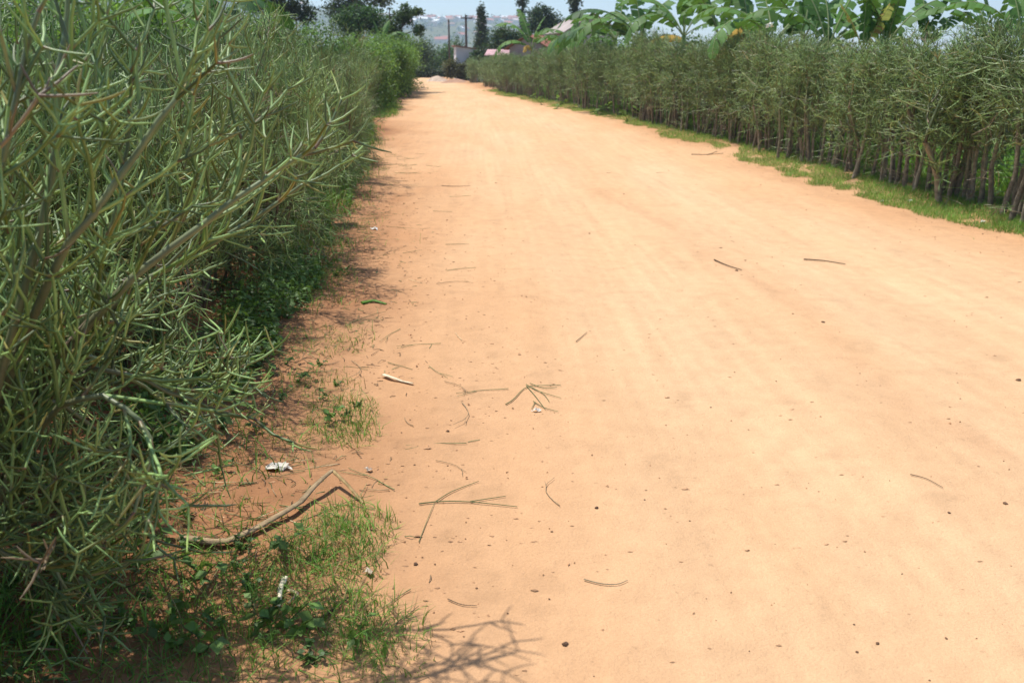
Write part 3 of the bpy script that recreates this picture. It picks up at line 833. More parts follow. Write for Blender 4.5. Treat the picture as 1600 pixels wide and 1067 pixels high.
# clods and stones
gs = np.random.default_rng(77)
cl0 = []
for q in range(3):
    V, Fc = clod_vf(gs, 1.)
    cl0.append((V, Fc))
spots = [(932, 802, .010), (862, 840, .007), (858, 948, .006), (883, 1019, .012), (1370, 1011, .009), (1110, 643, .007), (700, 684, .012), (745, 930, .006), (1150, 432, .02), (650, 892, .011), (680, 893, .006), (648, 738, .007), (700, 738, .006), (1338, 1025, .006), (1567, 803, .012), (1480, 816, .008), (1590, 600, .02), (1285, 513, .015)]
for q in range(28):
    spots.append((gs.uniform(600, 1600), 95 + 900 * gs.random() ** 1.1 + 150, gs.uniform(.0025, .006)))
cl = []
for q, (u, v, s) in enumerate(spots):
    if v > 1080: continue
    p = gp(u, v)
    if q < 3:
        V, Fc = cl0[q]; o = mesh_obj('dirt_clod', V, Fc, M_STONE, None, np.tile([.34, .20, .12] if q else [.24, .145, .095], (len(V), 1))); cl.append(o)
    else: o = cl[q % 3].copy(); COL.objects.link(o)
    tag(o, 'small dark clod of dirt lying on the open road', 'clod', 'clods on the road'); o['label'] = {3: 'largest dark clod at the bottom centre of the road', 4: 'lone grey pebble at the lower right of the road', 0: 'dark clod on the road between the forked cutting and the bowl shaped twig', 14: 'dark clod near the right frame side below the bowed twig'}.get(q, o['label'])
    place(o, p[0], p[1], gs.uniform(0, 6.28), (s * .75, s * .75 * gs.uniform(.6, 1.2), s * .55), z=p[2] + s * .2)

# ------------------------------------------------------------------ bananas
def banana_leaf(seed, L, w, e0, bend, kind='green'):
    """Leaf in its own frame: starts at the origin, runs along +X, arching."""
    g = np.random.default_rng(seed); n = 26
    a = e0; pts = [np.zeros(3)]; dirs = []
    for i in range(n):
        f = i / n
        d = np.array([math.cos(a), 0, math.sin(a)]); dirs.append(d)
        pts.append(pts[-1] + d * L / n); a -= bend / n * (.5 + 1.4 * f)
    pts = np.array(pts); dirs.append(dirs[-1]); dirs = np.array(dirs)
    pet = int(n * .16)
    if kind == 'dry': c0, rib = np.array([.42, .27, .06]), np.array([.3, .2, .1])
    elif kind == 'yellow': c0, rib = np.array([.30, .32, .05]), np.array([.4, .38, .12])
    elif kind == 'dark': c0, rib = np.array([.055, .13, .04]), np.array([.14, .2, .07])
    else: c0, rib = np.array([.095, .20, .045]), np.array([.36, .42, .20])
    mb = MB()
    rr = np.linspace(.022, .004, n + 1)
    mb.add(*tubes([pts], [rr], [np.tile(rib, (n + 1, 1))], 6))
    Y = np.array([0, 1., 0])
    for side in (-1, 1):
        i = pet; drop = g.uniform(.1, .35)
        while i < n:
            run = int(g.integers(1, 4)); j = min(n, i + run)
            drop = .18 + g.uniform(-.15, .5) + (.5 if kind == 'dry' else 0)
            sl = g.uniform(.0, .22)
            for q in range(i, j):
                P = []
                for e in (q, q + 1):
                    f = (e - pet) / (n - pet); ww = w * .5 * (math.sin(math.pi * min(1, f * .93 + .07)) ** .55 if f < .97 else .12)
                    up = np.cross(dirs[e], Y) * -1
                    gap = .985 if (e == j and j < n and run > 1) else 1.0
                    b = pts[e] if gap == 1.0 else pts[e] * .7 + pts[e - 1] * .3
                    row = []
                    for t in (0., .5, 1.):
                        row.append(b + Y * side * ww * t * math.cos(drop * t) - np.array([0, 0, 1.]) * ww * t * math.sin(drop * (.3 + t)) + up * .03 * t * (1 - t) + dirs[e] * ww * t * (.25 + sl))
                    P.append(row)
                Vq = np.array(P).reshape(-1, 3)
                cc = c0 * g.uniform(.85, 1.15)
                if kind == 'yellow' and g.random() < .3: cc = np.array([.33, .2, .06])
                mb.add(Vq, [(0, 1, 4, 3), (1, 2, 5, 4)], cc)
            i = j
    return mb
LK = {}
def leaf_proto(key):
    kinds = {'up': (2.2, .52, 1.35, .6), 'mid': (2.5, .58, 1.05, 1.6), 'arch': (2.6, .58, .8, 2.1), 'dark': (2.9, .62, .75, 1.7), 'young': (1.7, .38, 1.4, .4), 'yellow': (1.6, .5, 1.25, .3), 'dry': (1.8, .45, .75, 1.7)}
    if key not in LK:
        LK[key] = []
        for s in range(2):
            k = key if key in ('dark', 'yellow', 'dry') else 'green'
            LK[key].append(banana_leaf(1000 + hash(key) % 1 + s * 17 + len(LK) * 31, *kinds[key], k))
            LK[key][-1].obj = None
    return LK[key]
_hy = np.linspace(6, 60, 800); _hu = xr(_hy) / _hy
def hedge_y(u):                        # distance at which the right hedge crosses picture column u
    d = ray(u, 95); return float(np.interp(-d[0] / d[1], -_hu, _hy))
def banana(u, Y, ztop, label, leaves, rz=0., s=1.0, xoff=0, group='banana plants'):
    """leaves: list of (kind, azimuth)."""
    d = ray(u, 95)
    if 820 < u: Y = hedge_y(u) + Y
    x = d[0] * Y / d[1]; ztop = at(u, ztop, Y)[2] if ztop > 9 else ztop
    z0 = float(H(x, Y)) ; h = max(.8, ztop - z0)
    t = thing('banana_plant', label, 'banana plant', (x, Y, z0), 0, None)
    P = np.array([[0, 0, -.1], [.01, .02, h * .35], [.03, 0, h * .7], [.02, .01, h]])
    c = np.array([[.16, .13, .06], [.20, .17, .08], [.17, .20, .07], [.20, .28, .09]])
    V, Fc, C = tubes([P], [[.12 * s, .11 * s, .085 * s, .055 * s]], [c], 10); mesh_obj('stem', V, Fc, M_BARK, t, C)
    gb = np.random.default_rng(int(u) + 3)
    for k, az in leaves:
        pr = leaf_proto(k)[int(gb.integers(0, 2))]
        if pr.obj is None:
            o = pr.build('leaf', M_BANANA if k != 'dry' else M_DRY); pr.obj = o
        else:
            o = pr.obj.copy(); COL.objects.link(o)
        o.parent = t; o.location = (.02, .01, h - (.05 if k != 'dry' else .25)); o.rotation_euler = (gb.normal(0, .12), gb.normal(0, .1), az + gb.normal(0, .1)); sc_ = s * gb.uniform(.88, 1.1); o.scale = (sc_,) * 3
        if k == 'yellow': o['label'] = 'yellowing leaf'
        if k == 'dry': o['label'] = 'dry brown hanging leaf'
    return t
PI = math.pi
banana(830, 2.5, 75, 'banana plant with pale trunk in front of the pink house gable', [('up', .3), ('mid', 2.9), ('up', 2.2), ('arch', 0), ('arch', 3.4), ('mid', 5.2), ('dry', 4.4)], s=.85)
banana(905, 2.5, 78, 'banana plant between the pink house and the big dark-leaved clump', [('up', 1.0), ('mid', 3.0), ('mid', .2), ('arch', 5.6), ('arch', 3.6), ('young', 2.)], s=.8)
banana(888, 4.5, 78, 'small pale banana plant crowded behind its neighbour near the white roof', [('up', .4), ('mid', 3.5), ('arch', 5.), ('arch', 2.)], s=.7)
banana(1000, 2.6, 62, 'big banana plant whose dark arching leaves hang left over the hedge', [('dark', 3.14), ('dark', 2.75), ('arch', 3.6), ('mid', .5), ('up', 1.6), ('dark', 5.), ('dry', 5.9), ('mid', 2.1)], s=1.0)
banana(1065, 3.2, 55, 'banana plant with upright bright leaves right of the big dark clump', [('up', 1.2), ('mid', 2.6), ('mid', .3), ('arch', 3.5), ('up', 4.6), ('arch', 5.7)], s=.95)
banana(1120, 2.8, 60, 'banana plant with a long dark arching leaf above a dry brown one', [('dark', .1), ('mid', 1.9), ('up', 2.7), ('mid', 3.5), ('dry', .0), ('dry', 5.3), ('up', 5.)], s=1.0)
banana(1205, 2.4, 66, 'banana plant with broad drooping leaves above the middle of the hedge', [('mid', .3), ('arch', 5.7), ('mid', 3.0), ('up', 1.7), ('arch', 3.7), ('dark', 5.)], s=.85)
banana(1290, 2.4, 72, 'banana plant with one long torn leaf reaching up right', [('up', 1.9), ('mid', .25), ('up', .1), ('mid', 2.9), ('arch', 5.3), ('up', 2.)], s=.8)
banana(1345, 1.8, 76, 'young banana plant with a yellowing upright leaf', [('yellow', .6), ('yellow', 2.6), ('up', .5), ('young', 1.9), ('young', 4.6)], s=.55)
banana(1378, 2.6, 70, 'banana plant with ragged upright leaves right of the yellowing one', [('up', 1.9), ('up', .8), ('up', 2.2), ('mid', .2), ('young', 4.4), ('mid', 3.6)], s=.75)
banana(1440, 3.5, 76, 'banana plant showing a single slanting leaf over the tallest hedge head', [('up', 1.9), ('up', .15), ('mid', .5), ('arch', 3.2), ('young', 2.)], s=.55)
banana(1545, 3, 74, 'banana plant with narrow forked leaves at the right frame side', [('up', 1.9), ('mid', .5), ('up', .2), ('up', 2.7), ('mid', 2.9), ('young', 5.)], s=.55)
banana(1590, 2.6, 72, 'banana plant partly cut by the right frame side', [('up', 1.9), ('mid', 2.9), ('up', 1.), ('mid', .3), ('arch', 4.7)], s=.55)
banana(960, 3.6, 60, 'banana plant half hidden left of the big dark-leaved clump', [('dark', 3.0), ('mid', 2.5), ('arch', 3.9), ('up', 1.5), ('arch', 5.3), ('mid', .6)], s=.95)
banana(1165, 3.4, 58, 'banana plant with pale ribs between the dry leaf and the broad drooping leaves', [('up', 2.4), ('mid', 3.3), ('mid', .4), ('arch', 4.6), ('up', 1.2), ('dark', 5.7)], s=.9)
banana(1250, 3.2, 60, 'banana plant with a pale slanting midrib above the middle of the hedge', [('up', 2.5), ('arch', 5.9), ('mid', .2), ('mid', 3.4), ('up', 1.1)], s=.9)
banana(332, 7.6, 1.85, 'banana plant with a bright upright leaf behind the left hedge', [('young', 1.4), ('up', 1.0), ('dark', .95), ('mid', 2.7), ('arch', 3.9)], s=.45)
banana(596, 44, 2.4, 'small banana plant poking up behind the left leafy hedge', [('young', .4), ('young', 2.6), ('up', 1.4), ('mid', .1)], s=.7)
banana(808, 62, 1.0, 'small banana plant above the pink roof at the road end', [('young', .5), ('up', 2.5), ('mid', .2), ('mid', 3.2)], s=.7)

# ------------------------------------------------------------------ leafy trees and bushes
def crown_mesh(g, blobs, n, ls, base, clump=.28, var=.4, hang=0.):
    tot = sum(b[3] * b[4] * b[5] for b in blobs) ** 1
    mb = MB()
    for (cx, cy, cz, rx, ry, rz) in blobs:
        nb = max(30, int(n * (rx * ry * rz) ** (2 / 3) / sum((b[3] * b[4] * b[5]) ** (2 / 3) for b in blobs)))
        nc = max(6, nb // 45)
        cc = nrm(g.normal(0, 1, (nc, 3))) * (g.random((nc, 1)) ** .45) * np.array([rx, ry, rz]) + np.array([cx, cy, cz])
        ct = g.uniform(1 - var, 1 + var, nc)
        ci = g.integers(0, nc, nb)
        P = cc[ci] + g.normal(0, 1, (nb, 3)) * np.array([rx, ry, rz]) * clump
        P[:, 2] -= hang * g.random(nb)
        col = green(nb, g, base, .25) * ct[ci][:, None]
        mb.add(*leaf_quads(P, g.uniform(.6, 1.3, nb) * ls, col, g, .1))
    return mb
def tree(name, label, cat, loc, blobs, n, ls, base, h0=None, r=.12, seed=0, clump=.28, hang=0., bark=(.12, .09, .065), group=None, lean=(0, 0)):
    g = np.random.default_rng(seed + 2000)
    t = thing(name, label, cat, loc, 0, group)
    top = max(b[2] for b in blobs) if h0 is None else h0
    P = np.array([[0, 0, -.15], [lean[0] * .3 + g.normal(0, .05), lean[1] * .3, top * .35], [lean[0] * .7, lean[1] * .7 + g.normal(0, .05), top * .7], [lean[0], lean[1], top]])
    mb = MB(); cB = np.tile(bark, (4, 1))
    mb.add(*tubes([P], [[r * 1.3, r, r * .7, r * .3]], [cB], 7))
    for b in blobs:
        j = min(2, max(0, int(b[2] / top * 3) - 1)); s0 = P[j] * .4 + P[j + 1] * .6; e = np.array(b[:3])
        m_ = (s0 + e) / 2 + np.array([0, 0, .12 * np.linalg.norm(e - s0)])
        Q = np.array([s0, s0 * .5 + m_ * .5, m_, e])
        mb.add(*tubes([Q], [[r * .55, r * .45, r * .35, r * .15]], [cB], 5))
    mb.build('trunk', M_BARK, t)
    crown_mesh(g, blobs, n, ls, base, clump, hang=hang).build('crown', M_LEAF, t, smooth=False)
    return t
def treeat(name, label, cat, u, Y, blobs_px, n, ls, base, **kw):
    """blobs given as (u, v, dY, ru_px, rv_px) in photo pixels at distance Y."""
    d = ray(u, 95); x = d[0] * Y / d[1]; z0 = float(H(x, Y)); m = Y / F / 1.0 * 1.06
    B = []
    for (bu, bv, dy, ru, rv) in blobs_px:
        p = at(bu, bv, Y + dy); B.append((p[0] - x, dy, p[2] - z0, ru * m, (ru + rv) / 2 * m, rv * m))
    return tree(name, label, cat, (x, Y, z0), B, n, ls, base, **kw)
DK, MG, LG, BLU = (.040, .075, .028), (.055, .115, .032), (.10, .18, .04), (.045, .07, .045)
treeat('tree', 'dark feathery tree at the top left, behind the left hedge', 'tree', 435, 44, [(415, 6, 0, 28, 14), (455, 14, 1, 26, 12), (440, -20, 0, 34, 16), (478, 26, 0, 12, 9), (400, -8, 1, 18, 12)], 5200, .20, BLU, r=.16, seed=1, clump=.3)
treeat('tree', 'tall dark tree with several upright limbs above the domed tree', 'tree', 562, 62, [(528, 14, 0, 16, 12), (560, 2, 1, 20, 14), (592, -4, 0, 16, 14), (545, -22, 0, 24, 14), (580, -24, 0, 22, 14)], 5200, .24, BLU, r=.16, seed=2, clump=.3)
treeat('tree', 'dense domed dark green tree behind the left leafy hedge', 'tree', 565, 50, [(565, 33, 0, 34, 18), (545, 42, 0, 24, 14), (592, 42, 0, 22, 14), (575, 22, 0, 22, 9)], 7000, .16, (.035, .085, .025), r=.14, seed=3)
treeat('tree', 'loose tree with long flowering sprays leaning over the left road side', 'tree', 612, 46, [(612, 50, 0, 14, 16), (632, 14, 0, 9, 6), (645, 22, 0, 12, 5), (655, 17, 0, 9, 4), (638, 32, 0, 6, 8), (625, 28, 0, 12, 9), (653, 47, 0, 9, 8), (618, 64, 0, 14, 10)], 4200, .15, (.05, .09, .035), r=.08, seed=4, clump=.32)
treeat('tree', 'narrow upright cypress-like tree beside the utility poles', 'tree', 752, 82, [(752, 22, 0, 4, 8), (752, 38, 0, 6, 10), (753, 54, 0, 7, 11), (754, 68, 0, 8, 9)], 3000, .26, (.04, .065, .04), r=.14, seed=5, clump=.38)
treeat('tree', 'very thin tall tree with sparse foliage, left of the round crowned tree', 'tree', 816, 78, [(816, 4, 0, 6, 5), (815, 20, 0, 4, 6), (817, 34, 0, 4, 8), (816, -12, 0, 7, 6), (817, 48, 0, 5, 8)], 1500, .26, BLU, r=.15, seed=6, clump=.36)
treeat('tree', 'round crowned dark tree behind the pink house', 'tree', 845, 72, [(843, 26, 0, 16, 12), (858, 34, 0, 16, 11), (838, 42, 0, 18, 12), (868, 44, 0, 14, 10), (848, 16, 0, 9, 6)], 5600, .22, (.04, .075, .04), r=.15, seed=7, clump=.26)
treeat('tree', 'thin tall trunk with dark foliage rising out of the top beside the banana clump', 'tree', 898, 66, [(898, 0, 0, 8, 10), (896, 16, 0, 5, 8), (899, -18, 0, 10, 8)], 1400, .24, BLU, r=.15, seed=8, clump=.36)
treeat('tree', 'dark mass of tree crown left of the pink house, behind the pole', 'tree', 790, 70, [(788, 58, 0, 18, 12), (806, 66, 0, 14, 12), (775, 72, 0, 14, 9)], 3600, .24, (.04, .08, .03), r=.12, seed=9)
for q, (u, Y, bl, c, lab) in enumerate([
    (662, 86, [(660, 82, 0, 16, 18), (650, 92, 0, 14, 16)], DK, 'dark rounded bush at the bend where the road ends'),
    (682, 92, [(684, 92, 0, 18, 16), (694, 84, 0, 12, 12), (676, 104, 0, 14, 10)], MG, 'mid green bush beyond the gravel heap at the road end'),
    (712, 96, [(712, 82, 0, 12, 20), (705, 100, 0, 16, 12)], (.045, .095, .03), 'tall green bush just left of the white-walled house'),
    (748, 70, [(742, 92, 0, 7, 8), (752, 86, 0, 9, 8), (745, 102, 0, 9, 8)], (.045, .09, .03), 'low green bush between the white-walled house and pink roof'),
    (728, 74, [(722, 114, 0, 14, 8), (706, 108, 0, 10, 10), (728, 106, 0, 8, 7)], (.07, .08, .035), 'brownish low brush in front of the white-walled house')]):
    treeat('bush', lab, 'bush', u, Y if Y != 74 else 70, bl, 3200, .22, c, r=.07, seed=20 + q)
# dark hedge closing the road end
treeat('bush', 'dark low hedge closing the far end of the road', 'bush', 668, 84, [(645, 116, 0, 14, 7), (668, 114, 0, 14, 8), (690, 115, 0, 12, 6)], 4000, .2, (.03, .055, .022), r=.06, seed=31)
# left leafy hedge: separate bushes
gb_ = np.random.default_rng(91)
for q, y in enumerate([26.5, 28.5, 30.5, 32.5, 34.5, 36.5, 38.5, 40.5, 42.5, 44.5, 46.5, 49, 52]):
    x = xl(y) - .95 + .95 * sstep(33, 42, y) + gb_.normal(0, .1); hh = np.interp(y, [26, 34, 44, 52], [1.95, 2.25, 2.6, 2.7]) + gb_.uniform(-.12, .12)
    B = [(gb_.normal(0, .3), gb_.normal(0, .3), hh * f, .8 * w, .9 * w, hh * .2) for f, w in ((.16, .8), (.30, .9), (.45, .85), (.62, 1.0), (.78, 1.05), (.88, .85))]
    B += [(gb_.uniform(.2, .7), gb_.normal(0, .5), hh * gb_.uniform(.6, .85), .5, .5, .4) for _ in range(3)]
    tree('leafy_bush', 'bright green leafy bush in the tall hedge at the left, far ahead', 'bush', (x, y, float(H(x, y))), B, 8000, .10, (.088, .165, .036), h0=hh * .75, r=.06, seed=40 + q, group='leafy bushes of the far left hedge', clump=.3)
# a soft bright green bush in front of them, behind the pencil hedge
for q, (u, Y, v) in enumerate([(470, 14, 52), (515, 18, 58), (435, 12, 40)]):
    p = at(u, v, Y)
    B = [(0, 0, p[2] * f, .45, .45, .35) for f in (.4, .6, .8, .95)] + [(gb_.normal(0, .3), gb_.normal(0, .3), p[2] * .85, .35, .35, .3)]
    tree('leafy_bush', ['feathery bright green bush rising from the left hedge, nearest of three', 'feathery bright green bush in the left hedge, middle of three', 'feathery green bush in the left hedge, furthest of three'][[1, 2, 0][q]], 'bush', (p[0] - .3, Y, 0), B, 4200, .07, (.085, .17, .05), h0=p[2] * .8, r=.03, seed=60 + q)
for q, y in enumerate([-.6, .5, 1.5, 2.5, 3.5, 4.6, 5.8, 7.2, 8.8, 10.6, 12.6, 15]):  # backdrop foliage; the nearest, out of view, are added to shade the verge
    x = xl(y) - 2.75 + gb_.normal(0, .12); hh = 1.95 + gb_.uniform(-.1, .15)
    B = [(gb_.normal(0, .15), gb_.normal(0, .15), hh * f, .55, .55, hh * .17) for f in (.3, .5, .68, .85)]
    tree('leafy_bush', 'yellow-green leafy bush behind the left pencil hedge, as backdrop and added shade', 'bush', (x, y, float(H(x, y))), B, 3000, .075, (.10, .19, .04), h0=hh * .8, r=.03, seed=140 + q, group='leafy bushes behind the left hedge')
for q, u in enumerate([-30, 10, 55, 100, 145, 190, 235, 275]):
    Y = 9 + (q * 37 % 5) * .7; p = at(u, -8 if q % 2 else 4, Y); zt = p[2] / .97
    B = [(gb_.normal(0, .15), gb_.normal(0, .15), zt * f, .6, .55, zt * .15) for f in (.4, .6, .75, .87)]
    tree('leafy_bush', 'tall yellow-green bush in the field, seen through the near left hedge top', 'bush', (p[0], Y, float(H(p[0], Y))), B, 3600, .085, (.10, .19, .04), h0=zt * .8, r=.03, seed=170 + q, group='tall bushes behind the near left hedge')
# low shrubs of the banana garden seen over and through the right hedge
for q, (u, Y, zt) in enumerate([(950, 27, 1.9), (1010, 24, 1.8), (1090, 22, 1.9), (1160, 20, 1.9), (1240, 18, 1.7), (1320, 18, 1.7), (1400, 17.5, 1.7), (1480, 17, 1.5), (1560, 16, 1.5), (870, 34, 1.8)]):
    d = ray(u, 95); Y = hedge_y(u) + 5.5; zt = at(u, 48 if u < 1200 else 82, Y)[2] / .98; x = d[0] * Y / d[1]
    B = [(0, 0, zt * .7, .9, .8, zt * .28), (.5, .2, zt * .5, .8, .7, .4), (-.6, -.1, zt * .45, .8, .7, .4)]
    tree('garden_shrub', 'leafy green shrub in the banana garden, behind the right hedge', 'shrub', (x, Y, float(H(x, Y))), B, 2400, .13, (.075, .15, .035), r=.04, seed=80 + q, group='shrubs in the banana garden')
n = 9000
ys = 7.5 + 36 * g.random(n) ** 1.4; off = g.uniform(.8, 4.5, n); xs = xr(ys) + off
V, Fc, C = leaf_quads(np.stack([xs, ys, H(xs, ys) + g.uniform(.05, .75, n)], -1), g.uniform(.06, .16, n), green(n, g, (.08, .135, .04)), g, .3)
tag(mesh_obj('undergrowth', V, Fc, M_LEAF, None, C, smooth=False), kind='stuff', label='low green undergrowth behind the right hedge trunks')

# ------------------------------------------------------------------ houses, poles, heaps
def house(name, label, x, y, w, d, h, roofh, wallc, roofc, rz=0., over=.35, z=None, mono=False, window=True, door=False):
    z0 = float(H(x, y)) if z is None else z
    t = thing(name, label, 'house', (x, y, z0), rz)
    c = np.array(wallc)
    V = [(-w / 2, -d / 2, -.3), (w / 2, -d / 2, -.3), (w / 2, d / 2, -.3), (-w / 2, d / 2, -.3), (-w / 2, -d / 2, h), (w / 2, -d / 2, h), (w / 2, d / 2, h), (-w / 2, d / 2, h)]
    Fc = [(0, 1, 5, 4), (1, 2, 6, 5), (2, 3, 7, 6), (3, 0, 4, 7)]
    if mono:
        V[4] = (-w / 2, -d / 2, h + roofh); V[7] = (-w / 2, d / 2, h + roofh)
    else:
        V += [(0, -d / 2, h + roofh), (0, d / 2, h + roofh)]; Fc += [(4, 5, 8), (6, 7, 9)]
    mesh_obj('wall', V, Fc, M_WALL, t, np.tile(c, (len(V), 1)), False)
    # corrugated roof sheets as thin slabs
    mb = MB()
    def slab(a, b):                     # a,b: (x,z) ends of the slope
        n = 40; yy = np.linspace(-d / 2 - over, d / 2 + over, n); wob = .02 * np.cos(np.arange(n) * math.pi)
        Vs = []
        for dz in (.03, .075):
            for (px, pz) in (a, b): Vs += [(px, q, pz + dz + wb) for q, wb in zip(yy, wob)]
        Vs = np.array(Vs); i = np.arange(n - 1)
        f = [np.stack([i + 2 * n, i + 2 * n + 1, i + 3 * n + 1, i + 3 * n], -1), np.stack([i, i + n, i + n + 1, i + 1], -1), np.stack([i, i + 1, i + 2 * n + 1, i + 2 * n], -1), np.stack([i + n, i + 3 * n, i + 3 * n + 1, i + n + 1], -1), np.array([[0, 2 * n, 3 * n, n], [n - 1, 2 * n - 1, 4 * n - 1, 3 * n - 1]])]
        mb.add(Vs, np.concatenate(f), np.array(roofc))
    sl = roofh / (w / 2) if not mono else roofh / w
    if mono: slab((-w / 2 - over, h + roofh + over * sl), (w / 2 + over, h - over * sl))
    else:
        slab((-w / 2 - over, h - over * sl), (0, h + roofh)); slab((0, h + roofh), (w / 2 + over, h - over * sl))
    mb.build('roof', M_ROOF, t, False)
    if window:
        V, Fc = box_vf(-.45, -d / 2 - .03, h * .4, .45, -d / 2 + .02, h * .78); mesh_obj('window', V, Fc, M_WALL, t, np.tile([.05, .045, .045], (8, 1)), False)
    if door:
        V, Fc = box_vf(w * .2, -d / 2 - .03, -.1, w * .2 + .85, -d / 2 + .02, 1.95); mesh_obj('door', V, Fc, M_WALL, t, np.tile([.12, .07, .05], (8, 1)), False)
    return t
p = at(742, 95, 73); house('house', 'low white-walled house at the road end beside the utility poles', p[0] - .35, 73, 2.6, 3.5, 2.35, .35, (.62, .62, .63), (.24, .12, .10), .12, .2, mono=True)
p = at(793, 85, 58); house('house', 'low house with a faded pink sheet roof at the road end', p[0] + .2, 60, 3.4, 2.6, 1.95, .32, (.28, .24, .20), (.55, .34, .33), 1.5, .3, window=False)
p = at(842, 70, 46); house('house', 'mauve-walled house with a red-brown gable roof behind the banana plant', p[0], 50, 2.2, 3.0, 2.3, .6, (.40, .30, .29), (.30, .12, .08), -.35, .25)
p = at(908, 50, 52); house('house', 'pale house with a whitish gable half hidden by banana leaves', p[0], 52, 3.0, 4.0, p[2], .85, (.46, .40, .38), (.36, .30, .27), .25, .25)
def pole(u, Y, vtop, r, label, arms):
    b = at(u, 95, Y); z0 = float(H(b[0], Y)); zt = at(u, vtop, Y)[2]
    t = thing('utility_pole', label, 'utility pole', (b[0], Y, z0)); h = zt - z0
    V, Fc, C = tubes([[[0, 0, -.3], [0, 0, h * .5], [0, 0, h]]], [[r, r * .9, r * .75]], [np.tile([.11, .085, .065], (3, 1))], 10); mesh_obj('shaft', V, Fc, M_BARK, t, C)
    for dz in arms:
        V, Fc = box_vf(-.55, -r - .07, h - dz - .05, .55, -r + .01, h - dz + .05); a = mesh_obj('crossarm', V, Fc, M_BARK, t, np.tile([.10, .08, .06], (8, 1)), False); a.rotation_euler = (0, 0, .5)
        for q in (-.5, .5):
            V, Fc, C = tubes([[[q, -r - .03, h - dz + .05], [q, -r - .03, h - dz + .12], [q, -r - .03, h - dz + .2]]], [[.03, .05, .03]], [np.tile([.5, .5, .48], (3, 1))], 8); i_ = mesh_obj('insulator', V, Fc, M_STONE, a, C)
    return np.array([b[0], Y, zt])
t1 = pole(702.5, 84, 31, .10, 'slim utility pole, the left and shorter of the two at the road end', [])
t2 = pole(729, 76, 24, .12, 'thicker utility pole with a crossarm, right of the slim pole', [.25])
w0, w1 = t2 + (0, -.1, -.2), np.array([at(875, 56, 60)[0], 60, at(875, 56, 60)[2]])
P = np.array([w0 * (1 - f) + w1 * f + np.array([0, 0, -1.2 * f * (1 - f)]) for f in np.linspace(0, 1, 16)])
V, Fc, C = tubes([P], [np.full(16, .012)], [np.tile([.12, .12, .12], (16, 1))], 5)
tag(mesh_obj('power_line', V, Fc, M_STONE, None, C), 'thin sagging power line running right from the thicker utility pole', 'power line')
def heap(u, v, w, h, col, label, seed):
    p = gnd(u, v); g = np.random.default_rng(seed); n = 22
    X, Y = np.meshgrid(np.linspace(-1, 1, n), np.linspace(-1, 1, n), indexing='ij'); r = np.hypot(X, Y)
    Z = np.clip(1 - r ** 1.3, 0, 1) * h * (.75 + .5 * fbm(X * 2 + seed, Y * 2, 3, seed)) + g.normal(0, .012, X.shape) - .02
    V = np.stack([X * w, Y * w * .8, Z], -1).reshape(-1, 3); i_ = np.arange(n * n).reshape(n, n)
    Fc = np.stack([i_[:-1, :-1], i_[1:, :-1], i_[1:, 1:], i_[:-1, 1:]], -1).reshape(-1, 4)
    o = mesh_obj('dirt_heap', V, Fc, M_STONE, None, np.tile(col, (len(V), 1)) * g.uniform(.8, 1.15, (len(V), 1)), False); o.location = (p[0], p[1], road_z(p[0], p[1]) - .04)
    tag(o, label, 'dirt heap')
heap(684, 128, 1.1, .5, (.55, .42, .32), 'pale heap of gravel in the road end, the taller one', 3)
heap(712, 130, 1.3, .32, (.40, .24, .16), 'reddish brown heap of rubble right of the pale gravel heap', 4)
# white blossom scrap caught on the hedge top
p = at(1202, 40, 13.6)
g5 = np.random.default_rng(5); mb = MB()
for q in range(7):
    mb.add(*leaf_quads(g5.normal(0, .02, (3, 3)), np.full(3, .045), np.tile([.85, .85, .82], (3, 1)), g5, .2, .8))
o = mb.build('white_blossom', M_PAPER); o.location = p
tag(o, 'single white blossom on top of the right hedge below the banana leaves', 'blossom')

# ------------------------------------------------------------------ far hillside town
gh = np.random.default_rng(123)
def far_house(wallc, roofc):
    w, d, h, rh = 9, 11, 3.2, 2.0
    V = [(-w / 2, -d / 2, -3), (w / 2, -d / 2, -3), (w / 2, d / 2, -3), (-w / 2, d / 2, -3), (-w / 2, -d / 2, h), (w / 2, -d / 2, h), (w / 2, d / 2, h), (-w / 2, d / 2, h), (0, -d / 2, h + rh), (0, d / 2, h + rh)]
    Fc = [(0, 1, 5, 4), (1, 2, 6, 5), (2, 3, 7, 6), (3, 0, 4, 7), (4, 5, 8), (6, 7, 9)]
    n = len(V); V += [(-w / 2 - .6, -d / 2 - .6, h - .2), (-w / 2 - .6, d / 2 + .6, h - .2), (0, -d / 2 - .6, h + rh + .15), (0, d / 2 + .6, h + rh + .15), (w / 2 + .6, -d / 2 - .6, h - .2), (w / 2 + .6, d / 2 + .6, h - .2)]
    Fc += [(n, n + 2, n + 3, n + 1), (n + 2, n + 4, n + 5, n + 3)]
    C = [wallc] * n + [roofc] * 6
    return V, Fc, C
FK = [('white', (.75, .73, .70), (.80, .80, .80), 'tiny house with a shining white roof on the far hillside'), ('red', (.62, .52, .45), (.42, .15, .10), 'tiny house with a red roof on the far hillside'), ('brown', (.6, .5, .42), (.30, .17, .12), 'tiny house with a brown roof on the far hillside'), ('pale', (.72, .62, .52), (.55, .42, .38), 'tiny house with a pale pinkish roof on the far hillside')]
fp = [None] * 4
